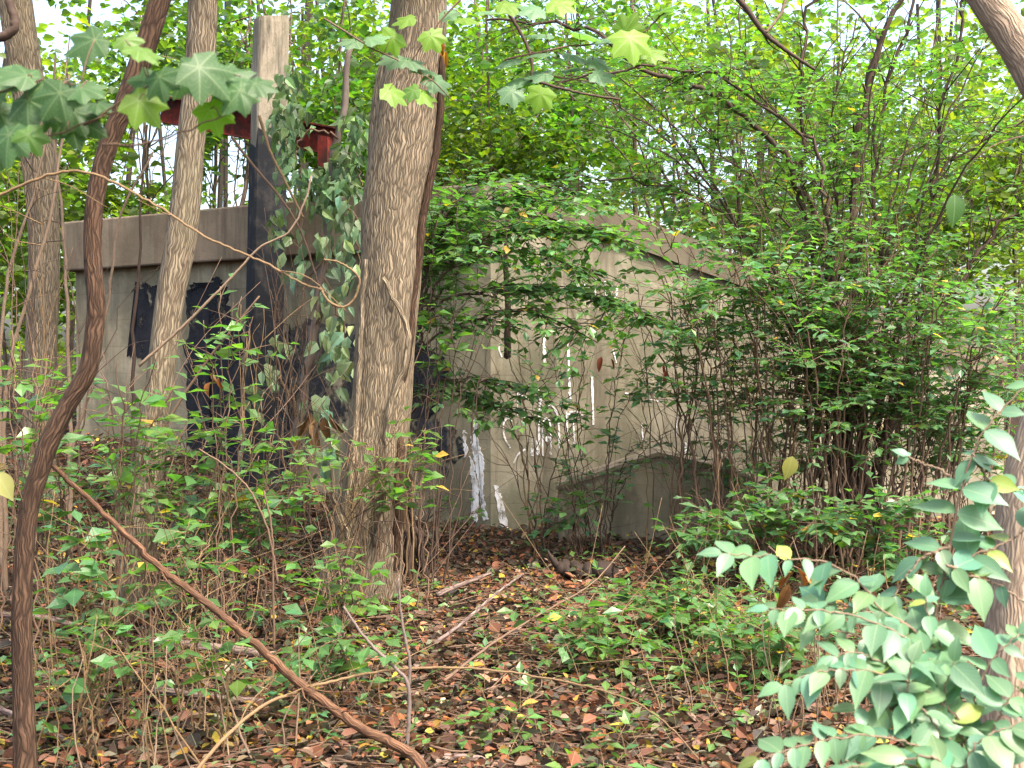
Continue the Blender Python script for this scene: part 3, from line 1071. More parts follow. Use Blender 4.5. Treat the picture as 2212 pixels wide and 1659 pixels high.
# the wood beyond reads as one mass of leaves
rg = np.random.default_rng(5)
n = 22000
Y = rg.uniform(28, 46, n)
px = rg.uniform(-150, 2360, n)
cl = rg.uniform(0, 1, n)
z = 0.3 + rg.beta(1.3, 1.7, n) * 13.5
P = np.stack([(px - CX) / F * Y, Y, z], axis=1)
blob = np.sin(P[:, 0] * 0.9 + P[:, 2] * 0.5) + np.sin(P[:, 2] * 1.3 - P[:, 0] * 0.35 + P[:, 1]) + rg.normal(0, 0.5, n)
P = P[(blob > -0.2)]
P = P[thin(P)]
n = len(P)
a = rg.uniform(0, 2 * math.pi, n)
mb = MB()
leaves(mb, P, np.stack([np.cos(a), np.sin(a), rg.normal(-.2, .3, n)], axis=1), UP + rg.normal(0, 0.6, (n, 3)), 0.30 * rg.uniform(0.6, 1.3, n), L_FAR, tint(n, G_FAR, 0.25, 0.15, rg), 1.1)
for k in range(46):
    x0, y0 = rg.uniform(-20, 20), rg.uniform(28, 45)
    rpath(mb, [[x0, y0, 0], [x0 + rg.normal(0, .2), y0, 4], [x0 + rg.normal(0, .6), y0, 13]], rg.uniform(0.06, 0.17), 0.05, 6, 8, 0.05, col=(0.07, 0.055, 0.045))
tag(mb.build('distant_woods', M['far'], None, False), 'sunlit mass of distant woodland leaves behind everything', 'woods', kind='stuff')

# ----------------------------------------------------------------------------- shrubs in the middle distance
def shrub(name, label, cat, base, stems, mat='twig', lmat='leaf', group=None):
    """stems: list of dict for grow(); each becomes a stem part, all leaves one foliage part"""
    t = thing(name, label, cat, base, group)
    mbL = MB()
    for s in stems:
        s = dict(s)
        mbS = MB()
        P = s.pop('P')
        s['leaf'] *= 1.28
        s['spacing'] *= 1.05
        grow(mbS, mbL, P, **s)
        mbS.build('stem', M[mat], t)
    if not mbL.empty():
        mbL.build('foliage', M[lmat], t, False)
    return t


rg = np.random.default_rng(21)
# A: the tall many-stemmed shrub
YA = 9.8
ba = gp(1845, YA)
Ast = []
for line, w0, w1, nt_ in (
        ([(1850, 800), (1841, 470), (1851, 336), (1866, 235), (1901, 90), (1941, 0), (1985, -140)], 30, 12, 16),
        ([(1805, 800), (1742, 480), (1728, 415), (1736, 289), (1728, 181), (1736, 72), (1768, 0), (1790, -100)], 16, 7, 14),
        ([(1810, 800), (1785, 545), (1700, 350), (1631, 271), (1555, 209), (1429, 162), (1351, 123), (1279, 65), (1152, 54), (1052, 43)], 30, 5, 26),
        ([(1825, 720), (1780, 400), (1743, 300), (1645, 224), (1573, 177), (1440, 141), (1280, 165), (1180, 200)], 17, 4, 20),
        ([(1880, 700), (1884, 343), (1894, 271), (1931, 145), (1970, 22), (2000, -80)], 15, 7, 12),
        ([(1930, 900), (1990, 700), (2010, 480), (2030, 300), (2060, 120), (2100, -60)], 13, 6, 16),
        ([(1910, 950), (1952, 840), (2000, 720), (2080, 600), (2170, 480), (2260, 380)], 26, 6, 18),
        ([(1790, 850), (1700, 640), (1600, 500), (1480, 420), (1350, 380), (1220, 385)], 12, 3, 22),
        ([(1800, 800), (1760, 560), (1650, 430), (1560, 330), (1490, 240)], 10, 3, 14),
        ([(1870, 800), (1820, 560), (1800, 380), (1810, 200), (1850, 40)], 9, 4, 10),
        ([(1860, 800), (1900, 600), (1990, 420), (2090, 330), (2220, 250)], 10, 4, 16)):
    YY = YA + rg.normal(0, 0.35)
    P = np.vstack([ba + rg.normal(0, 0.08, 3) * [1, 1, 0] - [0, 0, 0.08], pts([l for l in line], YY)])
    P[1][1] = (YA + YY) / 2
    Ast.append(dict(P=P, r0=pw(w0, YA) * 0.8, r1=pw(w1, YA) * 0.9, ntw=int(nt_ * 1.7), tlen=0.6, leaf=0.085, spacing=0.075, base=G_MID, t0=0.42, elev=(-0.2, 0.6), rng=rg, odd=0.01, rough=0.07, wob=0.02, seg=8, subs=1, bare=38))
for k in range(12):
    tx, ty = (rg.uniform(1180, 1720) if k % 2 else rg.uniform(1900, 2260)), rg.uniform(60, 420)
    Ast.append(dict(P=np.vstack([arch(ba + rg.normal(0, .1, 3) * [1, 1, 0] - [0, 0, .08], at(tx, ty, YA + rg.normal(0, .5)), rg.uniform(.2, .9), 0, 7)]), r0=0.021, r1=0.004, ntw=7, tlen=0.5, leaf=0.085, spacing=0.085,
                    base=G_MID, t0=0.55, elev=(-0.3, 0.4), rng=rg, odd=0.01, rough=0.05, wob=0.01, seg=6, subs=1, bare=16))
shrub('tall_shrub', 'tall many stemmed shrub on the right with long arching dark limbs', 'shrub', ba, Ast, 'darktwig')

# a second one behind the wing wall
bd = gp(1560, 13.4)
Dst = []
for k in range(15):
    f = k / 14
    tx, ty = 1080 + 1080 * f + rg.normal(0, 40), 210 + rg.normal(0, 110)
    Dst.append(dict(P=arch(bd + rg.normal(0, .2, 3) * [1, 1, 0] - [0, 0, .08], at(tx, ty, 13.4 + rg.normal(0, .6)), rg.uniform(.6, 1.4), 0, 7), r0=rg.uniform(.02, .035), r1=0.005, ntw=15, tlen=0.7, leaf=0.092, spacing=0.09,
                    base=np.array(G_MID) * 0.72, t0=0.45, elev=(-0.3, 0.5), rng=rg, odd=0.01, rough=0.06, wob=0.02, seg=6, subs=1, bare=14))
shrub('tall_shrub', 'dark arching many stemmed shrub rising behind the sloping coping', 'shrub', bd, Dst, 'darktwig')

# C: dense leafy honeysuckle before the wing wall
bc = gp(1665, 9.2)
Cst = []
for k in range(30):
    f = k / 29
    tx, ty = 1340 + 700 * f + rg.normal(0, 30), 605 + rg.normal(0, 85) - 70 * math.sin(f * 3.14)
    tY = 9.2 + rg.normal(0, 0.45)
    b_ = bc + np.array([rg.normal(0, 0.15) + (f - .5) * 1.0, rg.normal(0, 0.12), -0.05])
    Cst.append(dict(P=arch(b_, at(tx, ty, tY), 0.25), r0=0.011, r1=0.004, ntw=9, tlen=0.5, leaf=0.088, spacing=0.062, base=(0.078, 0.172, 0.062), bare=7, t0=0.5, elev=(-0.35, 0.35), rng=rg, odd=0.012, subs=1, droop=0.9))
shrub('honeysuckle_bush', 'dense green honeysuckle bush fanning up in front of the wing wall', 'shrub', bc, Cst, 'twig')
bc2 = gp(1905, 8.9)
Cst = []
for k in range(24):
    f = k / 23
    tx, ty = 1690 + 560 * f + rg.normal(0, 30), 690 + rg.normal(0, 100) - 60 * math.sin(f * 3.14)
    tY = 8.9 + rg.normal(0, 0.4)
    b_ = bc2 + np.array([rg.normal(0, 0.15) + (f - .5) * 1.0, rg.normal(0, 0.12), -0.05])
    Cst.append(dict(P=arch(b_, at(tx, ty, tY), 0.25), r0=0.012, r1=0.004, ntw=9, tlen=0.5, leaf=0.085, spacing=0.065, base=(0.078, 0.172, 0.062), bare=7, t0=0.5, elev=(-0.35, 0.4), rng=rg, odd=0.012, subs=1, droop=0.9))
shrub('honeysuckle_bush', 'darker honeysuckle bush to the right, below the tall stems', 'shrub', bc2, Cst, 'twig')

# B: arching branches right of the thick trunk
bb = gp(880, 9.0)
Bst = []
for line, nt_ in (
        ([(885, 748), (924, 678), (986, 640), (1088, 619), (1177, 621), (1263, 635), (1335, 655), (1400, 690)], 30),
        ([(886, 730), (930, 640), (985, 560), (1070, 505), (1180, 490), (1290, 500), (1360, 520)], 44),
        ([(890, 740), (920, 600), (960, 500), (1040, 440), (1130, 425), (1230, 440)], 34),
        ([(880, 790), (935, 735), (1000, 700), (1100, 670), (1200, 690), (1290, 740)], 18),
        ([(885, 880), (930, 830), (1000, 815), (1080, 830), (1180, 850)], 12),
        ([(885, 900), (940, 850), (1010, 850), (1060, 870), (1150, 905)], 12),
        ([(900, 760), (915, 640), (925, 540), (960, 470), (1010, 410)], 22),
        ([(890, 760), (960, 620), (1060, 545), (1190, 555), (1310, 590)], 30),
        ([(890, 740), (930, 600), (1010, 480), (1110, 410), (1200, 400), (1290, 430)], 30),
        ([(890, 740), (915, 560), (960, 450), (1030, 400), (1090, 390)], 22)):
    YY = 9.0 + rg.normal(0, 0.3)
    P = np.vstack([bb + rg.normal(0, 0.06, 3) * [1, 1, 0] - [0, 0, 0.05], at(872, 980, 9.0), pts(line, YY)])
    Bst.append(dict(P=P, r0=0.02, r1=0.004, ntw=int(nt_ * 2.4), tlen=0.40, leaf=0.088, spacing=0.075, base=(0.082, 0.178, 0.052), t0=0.64, elev=(-0.4, 0.45), rng=rg, odd=0.012, droop=0.9, rough=0.06, wob=0.012, bare=10))
shrub('arching_shrub', 'leafy shrub arching right from behind the thick trunk across the wall', 'shrub', bb, Bst, 'darktwig')

# hanging dead stem on the wall
t = thing('dead_stem', 'short dark dead stem hanging in front of the graffiti', 'stem', at(1094, 770, 10.4))
mb = MB()
rpath(mb, pts([(1098, 430), (1093, 560), (1096, 680), (1094, 772)], 10.4), pw(7, 10.4), pw(15, 10.4), 7, 16, 0.1, 0.004)
mb.build('stick', M['darktwig'], t)

# lower shrubs and seedlings, each with its own look and place
LOW = [  # name, label, base px, base Y, [(tip px, tip py, Y)...], leaf, spacing, twigs, colour, stem mat
    ('low_shrub', 'low drooping leafy shrub in front of the left slope of the gabled block', 1250, 9.6,
     [(1180, 1085), (1230, 1060), (1290, 1085), (1160, 1130), (1330, 1070), (1210, 1120)], 0.104, 0.081, 6, G_SHR, 'twig'),
    ('low_shrub', 'low spreading shrub under the graffiti with sparse leaf sprays', 1300, 10.0,
     [(1180, 1000), (1270, 980), (1380, 960), (1330, 1010), (1440, 930), (1230, 1020)], 0.091, 0.088, 5, G_SHR, 'darktwig'),
    ('low_shrub', 'leafy low shrub at the foot of the dense honeysuckle', 1640, 8.4,
     [(1500, 1110), (1580, 1060), (1660, 1040), (1740, 1060), (1800, 1110), (1700, 1130), (1560, 1150), (1460, 1150)], 0.098, 0.074, 16, G_SHR, 'twig'),
    ('low_shrub', 'leafy low shrub right of the honeysuckle stems, pale front leaves', 1880, 8.2,
     [(1780, 1130), (1840, 1080), (1920, 1070), (1990, 1100), (2060, 1140), (1900, 1170), (1960, 1200)], 0.098, 0.074, 16, G_SHR, 'twig'),
    ('low_shrub', 'spreading green shrub on the leaf litter right of centre', 1480, 6.9,
     [(1360, 1290), (1430, 1260), (1500, 1250), (1560, 1270), (1620, 1300), (1450, 1330), (1540, 1340), (1330, 1340)], 0.091, 0.068, 8, G_MID, 'cane'),
    ('low_shrub', 'sprawling green plant on the litter just left of the spreading shrub', 1290, 6.3,
     [(1180, 1340), (1250, 1310), (1310, 1330), (1230, 1380), (1360, 1390), (1300, 1400)], 0.091, 0.068, 6, G_MID, 'cane'),
    ('low_shrub', 'green shrub with tan canes before the pale honeysuckle', 1640, 6.1,
     [(1540, 1350), (1600, 1320), (1660, 1330), (1720, 1350), (1580, 1400), (1690, 1390)], 0.091, 0.068, 7, G_MID, 'cane'),
    ('low_shrub', 'leafy spray in front of the thick trunk at wall foot height', 870, 7.5,
     [(800, 940), (860, 905), (930, 930), (900, 960), (820, 985), (770, 970)], 0.098, 0.074, 6, G_LIT, 'twig'),
    ('low_shrub', 'light green sapling in front of the large black paint patch', 480, 6.7,
     [(430, 690), (470, 620), (520, 640), (400, 740), (540, 720), (470, 760), (560, 690)], 0.091, 0.095, 5, G_LIT, 'twig'),
    ('low_shrub', 'leafy shrub at the foot of the black post', 560, 7.0,
     [(470, 860), (520, 900), (590, 930), (640, 960), (430, 900), (560, 990), (680, 970)], 0.098, 0.081, 6, G_LIT, 'twig'),
    ('low_shrub', 'broad leafy shrub across the slim grey trunk', 330, 6.4,
     [(230, 930), (290, 890), (350, 870), (420, 900), (460, 960), (260, 990), (390, 1000), (180, 960)], 0.098, 0.074, 6, (0.075, 0.16, 0.04), 'twig'),
    ('low_shrub', 'bright leafy shrub between dark sapling and slim grey trunk', 250, 6.0,
     [(210, 740), (260, 770), (300, 800), (330, 760), (240, 830), (360, 830)], 0.098, 0.095, 4, G_LIT, 'twig'),
    ('low_shrub', 'leafy shrub at the left edge behind the dark sapling', 40, 6.2,
     [(20, 720), (80, 700), (110, 760), (40, 790), (130, 820), (10, 850), (90, 880)], 0.098, 0.095, 5, G_LIT, 'twig'),
    ('low_shrub', 'shrub at left edge with pale topped leaves at sapling kink height', 130, 6.8,
     [(60, 960), (120, 930), (180, 990), (220, 1020), (100, 1020), (30, 1000)], 0.098, 0.081, 6, G_SHR, 'twig'),
    ('low_shrub', 'wide low shrub with glossy leaves left of the thick trunk', 480, 6.9,
     [(380, 1050), (450, 1010), (520, 1020), (590, 1040), (640, 1070), (420, 1090), (550, 1090), (340, 1080)], 0.098, 0.070, 7, G_SHR, 'twig'),
    ('low_shrub', 'low plant right of the leaning branch in front of the grey trunk foot', 400, 5.6,
     [(340, 1180), (400, 1150), (460, 1170), (500, 1210), (420, 1220)], 0.091, 0.081, 5, G_MID, 'cane'),
    ('low_shrub', 'dark leafed plant left of the leaning branch', 190, 5.2,
     [(130, 1180), (190, 1150), (240, 1180), (290, 1200), (160, 1230), (250, 1240)], 0.098, 0.081, 5, G_SHR, 'cane'),
    ('low_shrub', 'green plant tucked against the foot of the thick trunk', 730, 6.6,
     [(690, 1220), (740, 1180), (770, 1240), (710, 1280), (800, 1290), (660, 1260)], 0.098, 0.074, 5, G_LIT, 'twig'),
    ('low_shrub', 'small leafy clump under the leaning branch near the middle', 720, 5.5,
     [(690, 1390), (740, 1370), (780, 1410), (700, 1440), (760, 1450)], 0.098, 0.068, 5, G_MID, 'twig'),
    ('low_shrub', 'leafy canes at lower left beside the dark sapling', 190, 4.9,
     [(150, 1340), (210, 1320), (260, 1360), (120, 1400), (280, 1420), (200, 1430)], 0.085, 0.088, 4, G_MID, 'cane'),
    ('low_shrub', 'sparse plant with tall straw canes in the lower left', 440, 4.9,
     [(380, 1330), (430, 1290), (490, 1360), (540, 1340), (400, 1420), (520, 1430)], 0.085, 0.095, 3, G_MID, 'cane'),
    ('low_shrub', 'leafy twigs along the wall top right of thick trunk', 940, 8.6,
     [(950, 470), (990, 440), (930, 530), (1010, 500), (960, 420)], 0.110, 0.095, 6, G_LIT, 'darktwig'),
    ('low_shrub', 'small sprig shrub at the wall foot beside the white paint runs', 980, 9.7,
     [(930, 1075), (980, 1085), (1030, 1095), (900, 1105)], 0.085, 0.081, 3, G_MID, 'twig'),
    ('low_shrub', 'leafy shrub hiding the right end of the wing wall', 2080, 10.2,
     [(1980, 850), (2040, 800), (2110, 820), (2180, 860), (2000, 920), (2090, 930), (2160, 960), (1950, 800)], 0.1, 0.08, 20, G_SHR, 'twig'),
    ('low_shrub', 'leafy young shrub standing in front of the right slope of the gabled block', 1540, 9.7,
     [(1450, 930), (1500, 880), (1560, 860), (1600, 930), (1530, 980), (1620, 1000), (1480, 1000)], 0.095, 0.08, 7, G_SHR, 'twig'),
    ('low_shrub', 'thin leafy shrub over the middle of the painted white letters', 1280, 9.6,
     [(1120, 760), (1190, 720), (1270, 700), (1350, 720), (1420, 770), (1230, 800), (1330, 820), (1150, 840)], 0.095, 0.085, 7, G_SHR, 'darktwig'),
    ('low_shrub', 'loose leafy shrub filling the gap between honeysuckle stems and wing wall', 1740, 10.6,
     [(1600, 860), (1660, 800), (1730, 820), (1800, 800), (1850, 880), (1640, 950), (1740, 940), (1830, 980), (1580, 960), (1700, 880)], 0.095, 0.08, 12, G_SHR, 'twig'),
    ('low_shrub', 'loose leafy shrub behind the darker honeysuckle stems at the wing wall', 1960, 10.5,
     [(1860, 860), (1920, 800), (1990, 830), (2060, 880), (1890, 950), (1980, 960), (2060, 980), (1930, 900), (2110, 930)], 0.095, 0.08, 12, G_SHR, 'twig'),
]
for i, (nm, lab, bx, by, tips, lf, sp, nt_, colr, sm) in enumerate(LOW):
    rg2 = np.random.default_rng(300 + i)
    b0 = gp(bx, by)
    st = []
    for tp_ in tips:
        e_ = at(tp_[0] + rg2.normal(0, 8), tp_[1] + rg2.normal(0, 8), by + rg2.normal(0, 0.22))
        b_ = b0 + np.array([rg2.normal(0, 0.06), rg2.normal(0, 0.06), -0.04])
        st.append(dict(P=arch(b_, e_, 0.1), r0=0.006, r1=0.0025, ntw=nt_, tlen=0.24, leaf=lf, spacing=sp, base=colr, t0=0.6, elev=(-0.3, 0.4), rng=rg2, odd=0.015, droop=0.8, tr=0.0025, seg=5, bare=2))
    shrub(nm, lab, 'shrub', b0, st, sm, group='low leafy shrubs of the undergrowth')

# bare twiggy shrubs
for i, (bx, by, k, spr, h, lab) in enumerate((
        (640, 10.2, 12, 0.55, 2.6, 'tangle of thin bare stems right of the black post'),
        (752, 7.5, 12, 0.30, 1.2, 'thin bare stems crowding the foot of the thick trunk'),
        (905, 8.6, 9, 0.55, 2.0, 'bare twiggy shrub just right of the thick trunk'),
        (1150, 9.8, 9, 0.7, 2.0, 'bare twiggy shrub in front of the painted white letters'),
        (1440, 9.5, 12, 0.8, 2.4, 'bare twiggy shrub standing before the gabled block'),
        (90, 7.4, 10, 0.7, 3.0, 'tall bare twiggy shrub at the left edge'),
        (480, 7.2, 8, 0.5, 1.8, 'bare twiggy shrub in front of the black paint'),
        (1650, 9.0, 14, 0.8, 1.9, 'brown bare stems at the base of the honeysuckle bush'),
        (2010, 9.2, 12, 0.9, 2.6, 'bare twiggy shrub at the right behind the honeysuckle shoot'))):
    rg3 = np.random.default_rng(700 + i)
    b0 = gp(bx, by)
    t = thing('twiggy_shrub', lab, 'shrub', b0, 'bare twiggy shrubs')
    for j in range(k):
        mb = MB()
        a_ = rg3.uniform(0, 6.28)
        e_ = b0 + np.array([math.cos(a_) * spr * rg3.uniform(.3, 1.2), math.sin(a_) * spr * .5, h * rg3.uniform(.55, 1.1)])
        q0 = b0 + np.array([rg3.normal(0, .1), rg3.normal(0, .08), -.05])
        Q = rpath(mb, arch(q0, e_, rg3.uniform(-.1, .3), rg3.normal(0, .1)), rg3.uniform(.004, .010), .002, 5, 20, 0.05, .012, rng=rg3)
        for q in range(5):
            m_ = rg3.integers(6, 18)
            d = nrm(nrm(Q[m_ + 1] - Q[m_]) + rg3.normal(0, .6, 3))
            L_ = rg3.uniform(.15, .7)
            rpath(mb, [Q[m_], Q[m_] + d * L_ * .5 + rg3.normal(0, .02, 3), Q[m_] + d * L_ + rg3.normal(0, .05, 3) - [0, 0, .05]], .0035, .0012, 4, 9, rng=rg3)
        mb.build('stem', M[('twig', 'cane', 'darktwig')[rg3.integers(0, 3)]], t)

# ----------------------------------------------------------------------------- hanging vine by the post
YV = 11.2
rg = np.random.default_rng(41)
t = thing('hanging_vine', 'pale wilted vine hanging from a grey stem right of the black post', 'vine', gp(632, YV))
mbS, mbL = MB(), MB()
rpath(mbS, np.vstack([gp(632, YV, -.05), pts([(640, 950), (655, 840), (680, 700), (702, 560), (715, 430), (738, 250), (760, 90)], YV)]), pw(26, YV), pw(12, YV), 8, 30, 0.1, 0.012)
mbS.build('stem', M['greyvine'], t)
mbS = MB()
for line in ([(700, 560), (660, 620), (640, 720), (610, 800)], [(720, 430), (760, 470), (775, 560), (750, 640)], [(700, 600), (735, 680), (745, 780), (735, 860)], [(640, 900), (600, 780), (598, 640), (612, 520)],
             [(680, 700), (720, 640), (700, 730), (680, 800)], [(730, 300), (690, 280), (650, 300), (640, 360)], [(735, 330), (780, 350), (770, 430)]):
    rpath(mbS, pts(line, YV - 0.1), 0.012, 0.005, 5, 14, 0.05, 0.02)
mbS.build('side_stems', M['twig'], t)
CL = [(745, 470, 28, 45, 26), (695, 515, 18, 18, 10), (722, 690, 30, 45, 30), (735, 765, 28, 40, 26), (560, 840, 22, 28, 10), (592, 780, 16, 50, 10), (640, 560, 24, 40, 12), (755, 560, 22, 40, 18), (715, 620, 25, 30, 16),
      (715, 970, 25, 60, 26), (690, 880, 22, 40, 12)]
for cx, cy, rx, ry, nl in CL:
    P = pts([(cx + rg.normal(0, rx * .7), cy + rg.normal(0, ry * .7), YV - 0.15 + rg.normal(0, 0.15)) for _ in range(nl)])
    D = np.stack([rg.normal(0, 0.45, nl), rg.normal(-0.2, 0.4, nl), -np.ones(nl)], axis=1)
    N = np.array([0, -0.9, 0.5]) + rg.normal(0, 0.45, (nl, 3))
    leaves(mbL, P, D, N, rg.uniform(0.10, 0.18, nl), L_CURL, tint(nl, (0.21, 0.30, 0.17), 0.35, 0.14, rg), rg.uniform(0.7, 1.1, nl))
CL2 = [(622, 190, 22, 40, 36), (610, 255, 24, 40, 50), (640, 250, 25, 40, 40), (700, 390, 40, 30, 45), (745, 390, 35, 55, 80), (660, 390, 28, 30, 24), (772, 300, 22, 60, 55), (620, 330, 20, 40, 40), (600, 480, 12, 80, 24), (690, 420, 40, 30, 60)]
for cx, cy, rx, ry, nl in CL2:
    P = pts([(cx + rg.normal(0, rx * .7), cy + rg.normal(0, ry * .7), YV - 0.1 + rg.normal(0, 0.2)) for _ in range(nl)])
    D = np.stack([rg.normal(0, 0.6, nl), rg.normal(-0.2, 0.5, nl), -np.ones(nl) * .7], axis=1)
    N = np.array([0, -0.6, 0.7]) + rg.normal(0, 0.5, (nl, 3))
    leaves(mbL, P, D, N, rg.uniform(0.08, 0.14, nl), L_CURL, tint(nl, (0.095, 0.165, 0.07), 0.4, 0.14, rg), rg.uniform(0.8, 1.1, nl))
mbL.build('foliage', M['wilt'], t, False)


def hang_cluster(name, label, spots, Y, size, col, cat='dead leaves', stem=None):
    rgc = np.random.default_rng(abs(int(spots[0][0])))
    t = thing(name, label, cat, at(spots[0][0], spots[0][1], Y))
    if stem:
        mb = MB()
        rpath(mb, pts(stem, Y), 0.004, 0.0025, 5, 12)
        mb.build('twig', M['twig'], t)
    mb = MB()
    P = pts([(x, y) for x, y, *_ in spots], Y)
    n = len(P)
    D = np.array([np.array([math.sin(R(s[2])), rgc.normal(0, .2), -math.cos(R(s[2]))]) for s in spots])
    N = np.array([0, -1, 0.3]) + rgc.normal(0, 0.35, (n, 3))
    leaves(mb, P, D, N, size * rgc.uniform(0.8, 1.2, n), L_DEAD, tint(n, col, 0.3, 0.1, rgc), rgc.uniform(.35, .7, n))
    mb.build('leaves', M['litter'], t, False)
    return t


hang_cluster('dead_leaves', 'tan dead leaves hanging in strips left of the thick trunk', [(672, 890, -30), (665, 900, -20), (680, 905, 5), (690, 910, -25), (700, 900, 10), (655, 940, -30), (712, 890, 25), (675, 940, 12)], 8.6, 0.17, (0.26, 0.145, 0.06),
             stem=[(650, 860), (672, 885), (700, 895)])
hang_cluster('dead_leaves', 'orange brown dead leaves hanging beside the pale honeysuckle', [(1712, 1235, -35), (1720, 1225, 30), (1735, 1235, 55), (1705, 1260, -25)], 4.6, 0.12, (0.24, 0.11, 0.035), stem=[(1660, 1180), (1700, 1215), (1730, 1230)])
hang_cluster('dead_leaves', 'small rusty dead leaves caught in the shrub before the black paint', [(462, 800, 5), (455, 825, -20), (470, 815, 20)], 6.7, 0.09, (0.30, 0.11, 0.035))
hang_cluster('dead_leaves', 'dark red dead leaves hanging in front of the white graffiti', [(1300, 770, -15), (1320, 775, 20), (1432, 785, 10), (1440, 800, -15)], 9.0, 0.10, (0.22, 0.07, 0.045))
hang_cluster('dead_leaves', 'orange dead leaves on the thick trunk near its top', [(952, 88, 10), (960, 95, -20), (945, 100, 35), (962, 110, 5)], 7.8, 0.09, (0.5, 0.24, 0.03))

# ----------------------------------------------------------------------------- climbing vines on the thick trunk
for lab, line, Y, w in (
        ('dark woody vine running down the right side of the thick trunk', [(958, 120), (952, 240), (938, 350), (915, 470), (905, 560), (892, 660), (876, 780), (852, 880), (862, 980), (858, 1100), (850, 1230)], 8.0, (14, 26)),
        ('thin vine crossing the front of the thick trunk', [(826, 600), (845, 640), (868, 680), (884, 730), (872, 800), (850, 850), (838, 930), (828, 1040), (815, 1180)], 7.86, (10, 20)),
        ('slender vine on the left edge of the thick trunk', [(790, 560), (780, 700), (772, 860), (760, 1000), (742, 1130), (730, 1260)], 7.9, (9, 20)),
        ('twisted vine loop at the foot of the thick trunk', [(716, 1000), (722, 1080), (750, 1160), (735, 1230), (745, 1300), (790, 1370)], 7.6, (8, 16))):
    t = thing('climbing_vine', lab, 'vine', at(line[-1][0], line[-1][1], Y), 'vines on the thick trunk')
    mb = MB()
    rpath(mb, pts(line, Y), pw(w[0], Y), pw(w[1], Y), 9, 40, 0.10, 0.004)
    mb.build('stem', M['darkbark'] if 'dark' in lab else M['bark'], t)

# ----------------------------------------------------------------------------- branches, canes and logs
def stick(name, label, line, Y, w0, w1, mat, cat='branch', group=None, seg=9, rough=0.04, wob=0.0012, twigs=0):
    P = pts(line, Y)
    t = thing(name, label, cat, P[-1], group)
    mb = MB()
    Q = rpath(mb, P, pw(w0, Y), pw(w1, Y), seg, max(16, 8 * len(P)), rough, wob)
    rs = np.random.default_rng(abs(int(line[0][0] + line[0][1])) + 1)
    for k in range(twigs):
        i = rs.integers(3, len(Q) - 2)
        d = nrm(rs.normal(0, 1, 3) + nrm(Q[i + 1] - Q[i]))
        rpath(mb, [Q[i], Q[i] + d * 0.1, Q[i] + d * 0.25 + rs.normal(0, .04, 3)], pw(w0, Y) * .4, 0.0015, 5, 8)
    mb.build('wood', M[mat], t)
    return t


stick('leaning_branch', 'long reddish brown branch slanting down through the foreground', [(92, 985, 4.62), (140, 1030, 4.66), (215, 1100, 4.72), (300, 1180, 4.7), (345, 1225, 4.7), (480, 1330, 4.7), (620, 1452, 4.7), (760, 1560, 4.7), (860, 1612, 4.7), (905, 1645, 4.65), (925, 1700, 4.6)], 4.7, 9, 25, 'redtwig', twigs=12, rough=0.05, wob=.002)
stick('arching_cane', 'long tan vine cane arching across the upper left', [(-60, 450), (60, 395), (150, 370), (225, 385), (340, 445), (450, 515), (560, 562), (640, 605), (695, 627)], 4.0, 6.5, 4.5, 'cane', rough=0.03, wob=.0015, twigs=4)
stick('arching_cane', 'thin cane curling under the end of the upper left vine', [(690, 622), (715, 655), (745, 662), (768, 640), (775, 600), (740, 570), (700, 560)], 6.0, 6, 4, 'cane')
stick('arching_cane', 'yellowish cane arching low across the bottom centre', [(400, 1700, 4.3), (470, 1610, 4.4), (560, 1530, 4.6), (640, 1495, 4.7), (730, 1468, 4.9), (870, 1445, 5.0), (1000, 1443, 5.1), (1150, 1460, 5.1), (1330, 1500, 5.0), (1430, 1555, 4.9), (1510, 1640, 4.8)], 4.8, 8, 3.5, 'cane', rough=0.03, wob=.0015, twigs=3)
stick('slanting_stem', 'straight brown stem slanting up across the grey trunk and black paint', [(300, 790, 6.6), (400, 700, 6.6), (500, 600, 6.6), (560, 535, 6.6), (625, 500, 6.6), (660, 430, 6.6), (672, 380, 6.6)], 6.6, 7, 4, 'palecane', cat='stem')
stick('slanting_stem', 'long dark stem slanting over the slim grey trunk below the paint', [(160, 1260, 6.8), (260, 1080, 6.8), (350, 930, 6.8), (440, 790, 6.8), (560, 640, 6.8)], 6.8, 10, 4, 'twig', cat='stem')
stick('slanting_stem', 'thin reddish stem arching down right of the black paint', [(430, 970), (490, 1010), (540, 1060), (580, 1150), (600, 1260)], 6.2, 4, 5, 'twig', cat='stem')
stick('slanting_stem', 'thin stem crossing in front of the black post top', [(560, 250), (585, 330), (620, 400), (655, 470)], 9.5, 7, 5, 'cane', cat='stem')
stick('slanting_stem', 'thin dark twig slanting across the post to the vine', [(500, 295), (545, 355), (600, 420), (650, 500), (690, 620)], 9.0, 6, 4, 'twig', cat='stem')
stick('hanging_twig', 'thin dark twig curving down from the top beside the maple sprig', [(1070, -60), (1084, 0), (1135, 90), (1150, 140), (1156, 172), (1250, 200), (1340, 215)], 7.4, 9, 5, 'darktwig', cat='twig')
stick('hanging_twig', 'pale twig hooking down from the top edge right of centre', [(1700, -40), (1694, 10), (1680, 40), (1655, 70)], 7.0, 7, 6, 'palecane', cat='twig')
stick('hanging_twig', 'dark forked branch entering at the top right of centre', [(1560, -40), (1610, 15), (1650, 70), (1700, 110), (1760, 150)], 7.2, 14, 6, 'darktwig', cat='branch', twigs=3)
stick('corner_branch', 'dark bare branch in the top left corner', [(10, -60), (20, 0), (32, 50), (18, 72), (-30, 90)], 4.2, 16, 22, 'darktwig')
stick('fallen_log', 'thin fallen log lying left of the leaning branch', [(320, 1385, 6.55), (400, 1393, 6.5), (480, 1402, 6.45), (560, 1412, 6.4)], 6.5, 22, 20, 'log', cat='log')
